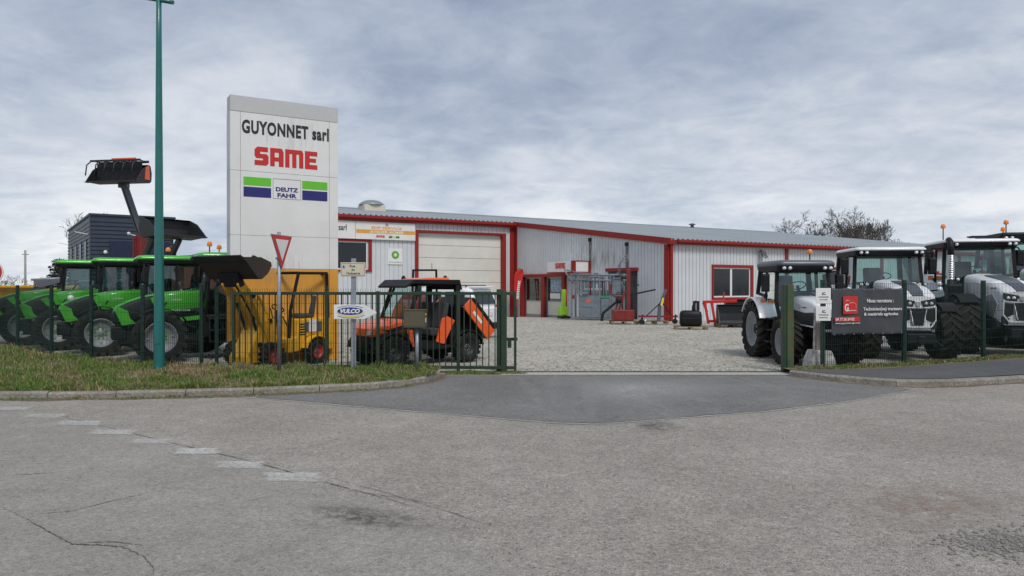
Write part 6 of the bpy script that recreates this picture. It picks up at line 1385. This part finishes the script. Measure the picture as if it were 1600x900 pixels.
mb = MB(); mb.bar((-.15, 0, .12), (-.10, 0, .8), .14, .10); mb.bar((-.10, 0, .8), (.22, .05, 1.55), .13, .08); mb.build('mast', 'gunmetal', t, bev=.01); MB().box((-.0, -.07, 1.0), (.09, .02, .35), (0, R(14), 0)).build('yellow_decal', 'pyellow', t)
for s_ in (-1, 1): mb = MB(); mb.bar((-.0, 0, 1.0), (s_*.6-.1, .1, .35), .04); mb.build('stay', 'dark', t)
mb = MB(); mb.bar((-1.1, 0, .35), (.75, 0, .33), .08); mb.build('cross_beam', 'trim_red2', t)
for x_ in (-.95, .62): mb = MB(); mb.tube([(x_, -.06, .11), (x_, .06, .11)], .11, 12); mb.bar((x_, 0, .1), (x_+.05, 0, .42), .07); mb.build('foot_wheel', 'dark', t); MB().tube([(x_+.1, -.1, .14), (x_+.18, -.1, .2)], .04, 8).build('cap', 'lamp', t)
pallet(fx_-.25, fy_+.5, 0, 1.2, .8, 'reddish pallet behind the black fork frame')
wx_, wy_ = at(1080, 28.9), 29.0
pallet(wx_, wy_, R(-8), 1.25, .9, 'weathered pallet carrying the black ballast weight')
t = thing('ballast_weight', 'rounded black tractor ballast weight sitting on a pallet near the wall corner', 'weight', (wx_-.0, wy_, .13), R(-8))
mb = MB(); mb.loft([rrect(-.42, .42, .30, .10, 0, .86), rrect(-.42, .42, .30, .12, .08), rrect(-.42, .42, .30, .12, .42), rrect(-.42, .42, .30, .12, .56, .92), rrect(-.42, .42, .30, .08, .61, .7)]); mb.build('block', 'black', t)
mb = MB(); mb.bb(-.36, .36, -.315, -.295, .30, .33); mb.build('groove', 'pblack', t); mb = MB(); mb.tube([(.1, 0, .55), (.12, .1, .78), (.24, .12, .98)], .06, 8); mb.build('hitch', 'dark', t)
for x_ in (.16, .30): mb = MB(); mb.bb(x_-.05, x_+.05, .1, .2, .6, .98); mb.build('bracket', 'dark', t)
rx_, ry_ = at(1112, 31.5), 31.5
t = thing('red_lifting_frame', 'orange-red three point lifting frame between the black weight and the black bucket', 'implement', (rx_, ry_, 0), R(5))
mb = MB(); mb.bar((-.38, 0, 1.02), (1.1, 0, 1.06), .12); mb.build('top_beam', 'pred', t, bev=.01)
for x_, z_ in ((-.3, .12), (.0, .12)): mb = MB(); mb.bar((x_, 0, 1.0), (x_+.12, -.1, .1), .09); mb.build('leg', 'pred', t, bev=.008)
mb = MB(); mb.bar((-.2, 0, .2), (.7, 0, .2), .1); mb.bar((-.38, 0, 1.0), (-.2, 0, .6), .08); mb.bar((.5, 0, 1.1), (.55, 0, 1.45), .05); mb.build('lower_beam', 'pred', t)
bx_, by_2 = at(1148, 30.6), 30.6
bt = thing('loader_bucket', 'black loader bucket standing open on a pallet under the red-framed window', 'loader bucket', (bx_, by_2, .13), R(-95))
bucket(bt, 1.35, .80, .75, .03, 'shell', c=(-.3, 0, 0), ribs=0)
pallet(bx_-.1, by_2+.1, R(-3), 1.3, .9, 'pallet under the open black loader bucket')
bt = thing('loader_bucket', 'second black bucket on the wall side of the open one, nearer the small white tractor', 'loader bucket', (at(1166, 31.8), 31.8, .13), R(-95))
bucket(bt, 1.7, 1.0, .8, .03, 'shell', c=(-.3, 0, 0), ribs=0); pallet(at(1170, 31.7), 31.9, R(-3), 1.3, .9, 'pallet behind, under the second black bucket')
# ------------------------------------------------------------------ yellow machines on the far left
t = thing('yellow_trailer', 'rusty yellow tipping trailer body at the far left edge', 'trailer', (at(-8, 27), 27, 0), R(-15))
mb = MB(); mb.prism([(-1.3, 1.0), (.5, .9), (.65, 1.62), (-1.3, 1.62)], 'xz', -.9, .9); mb.build('body', 'yellow', t, bev=.02); mb = MB(); mb.bb(-1.3, .72, -.95, .95, 1.62, 1.72); mb.bb(-.2, -.1, -.97, -.9, 1.0, 1.7); mb.bb(.3, .4, -.97, -.9, .95, 1.7); mb.build('top_rim', 'yellow', t, bev=.01)
for s_ in (-1, 1): wheel(t, -.3, s_*.7, .45, .3, .25, 'rim_dark', 'dark', 20, .02)
mb = MB(); mb.bb(-1.2, .8, -.3, .3, .45, .8); mb.build('chassis', 'dark', t); mb = MB(); mb.prism([(.4, .3), (.75, .3), (.62, .95), (.3, .95)], 'xz', -1.0, -.9); mb.build('side_leg', 'yellow', t)
t = thing('harvest_header', 'grey and yellow implement with a long grey arm behind the leftmost green tractors', 'implement', (at(78, 28), 28, 0), R(5))
mb = MB(); mb.prism([(-.55, 1.95), (.5, 1.98), (.5, 1.85), (-.3, 1.62), (-.5, 1.80)], 'xz', -.15, .15); mb.build('hopper', 'gunmetal', t, bev=.02); mb = MB(); mb.tube([(-.62, -.1, 1.94), (.45, -.1, 2.0)], .04, 8); mb.build('arm', 'galv', t)
mb = MB(); mb.bar((-.85, 0, 1.42), (1.0, 0, 1.66), .16); mb.build('beam', 'yellow', t, bev=.01); mb = MB(); mb.bar((-.2, 0, 0), (-.05, 0, 1.7), .15); mb.bar((.4, 0, 0), (.4, 0, 1.8), .2); mb.bb(-.2, .7, -.3, .3, 1.0, 1.45); mb.build('frame', 'dark', t)
t = thing('white_tank', 'small rounded white tank between the yellow machines on the far left', 'tank', (at(34, 30), 30, 0)); mb = MB(); mb.loft([rrect(-.3, .3, .3, .15, .3), rrect(-.3, .3, .3, .15, 1.4), rrect(-.3, .3, .3, .15, 1.62, .7)]); mb.build('shell', 'bwhite', t); mb = MB(); mb.bb(-.25, .25, -.25, .25, 0, .3); mb.build('foot', 'dark', t)
# rocks beside the loader
for i, (u, Y, r_, lb) in enumerate(((352, 15.6, .16, 'grey boulder behind the fence just left of the mini loader front wheel'), (340, 15.9, .11, 'smaller grey rock left of the boulder by the mini loader'))):
    rg = random.Random(i+3); mb = MB(); mb.sphere((0, 0, r_*.5), r_, 0, 9, 6, (1.3, 1, .8)); mb.v = [(x*(1+rg.uniform(-.13, .13)), y*(1+rg.uniform(-.13, .13)), z*(1+rg.uniform(-.1, .1))) for x, y, z in mb.v]
    o = mb.build('rock', 'conc'); o.location = (at(u, Y), Y, 0); tag(o, lb, 'rock')
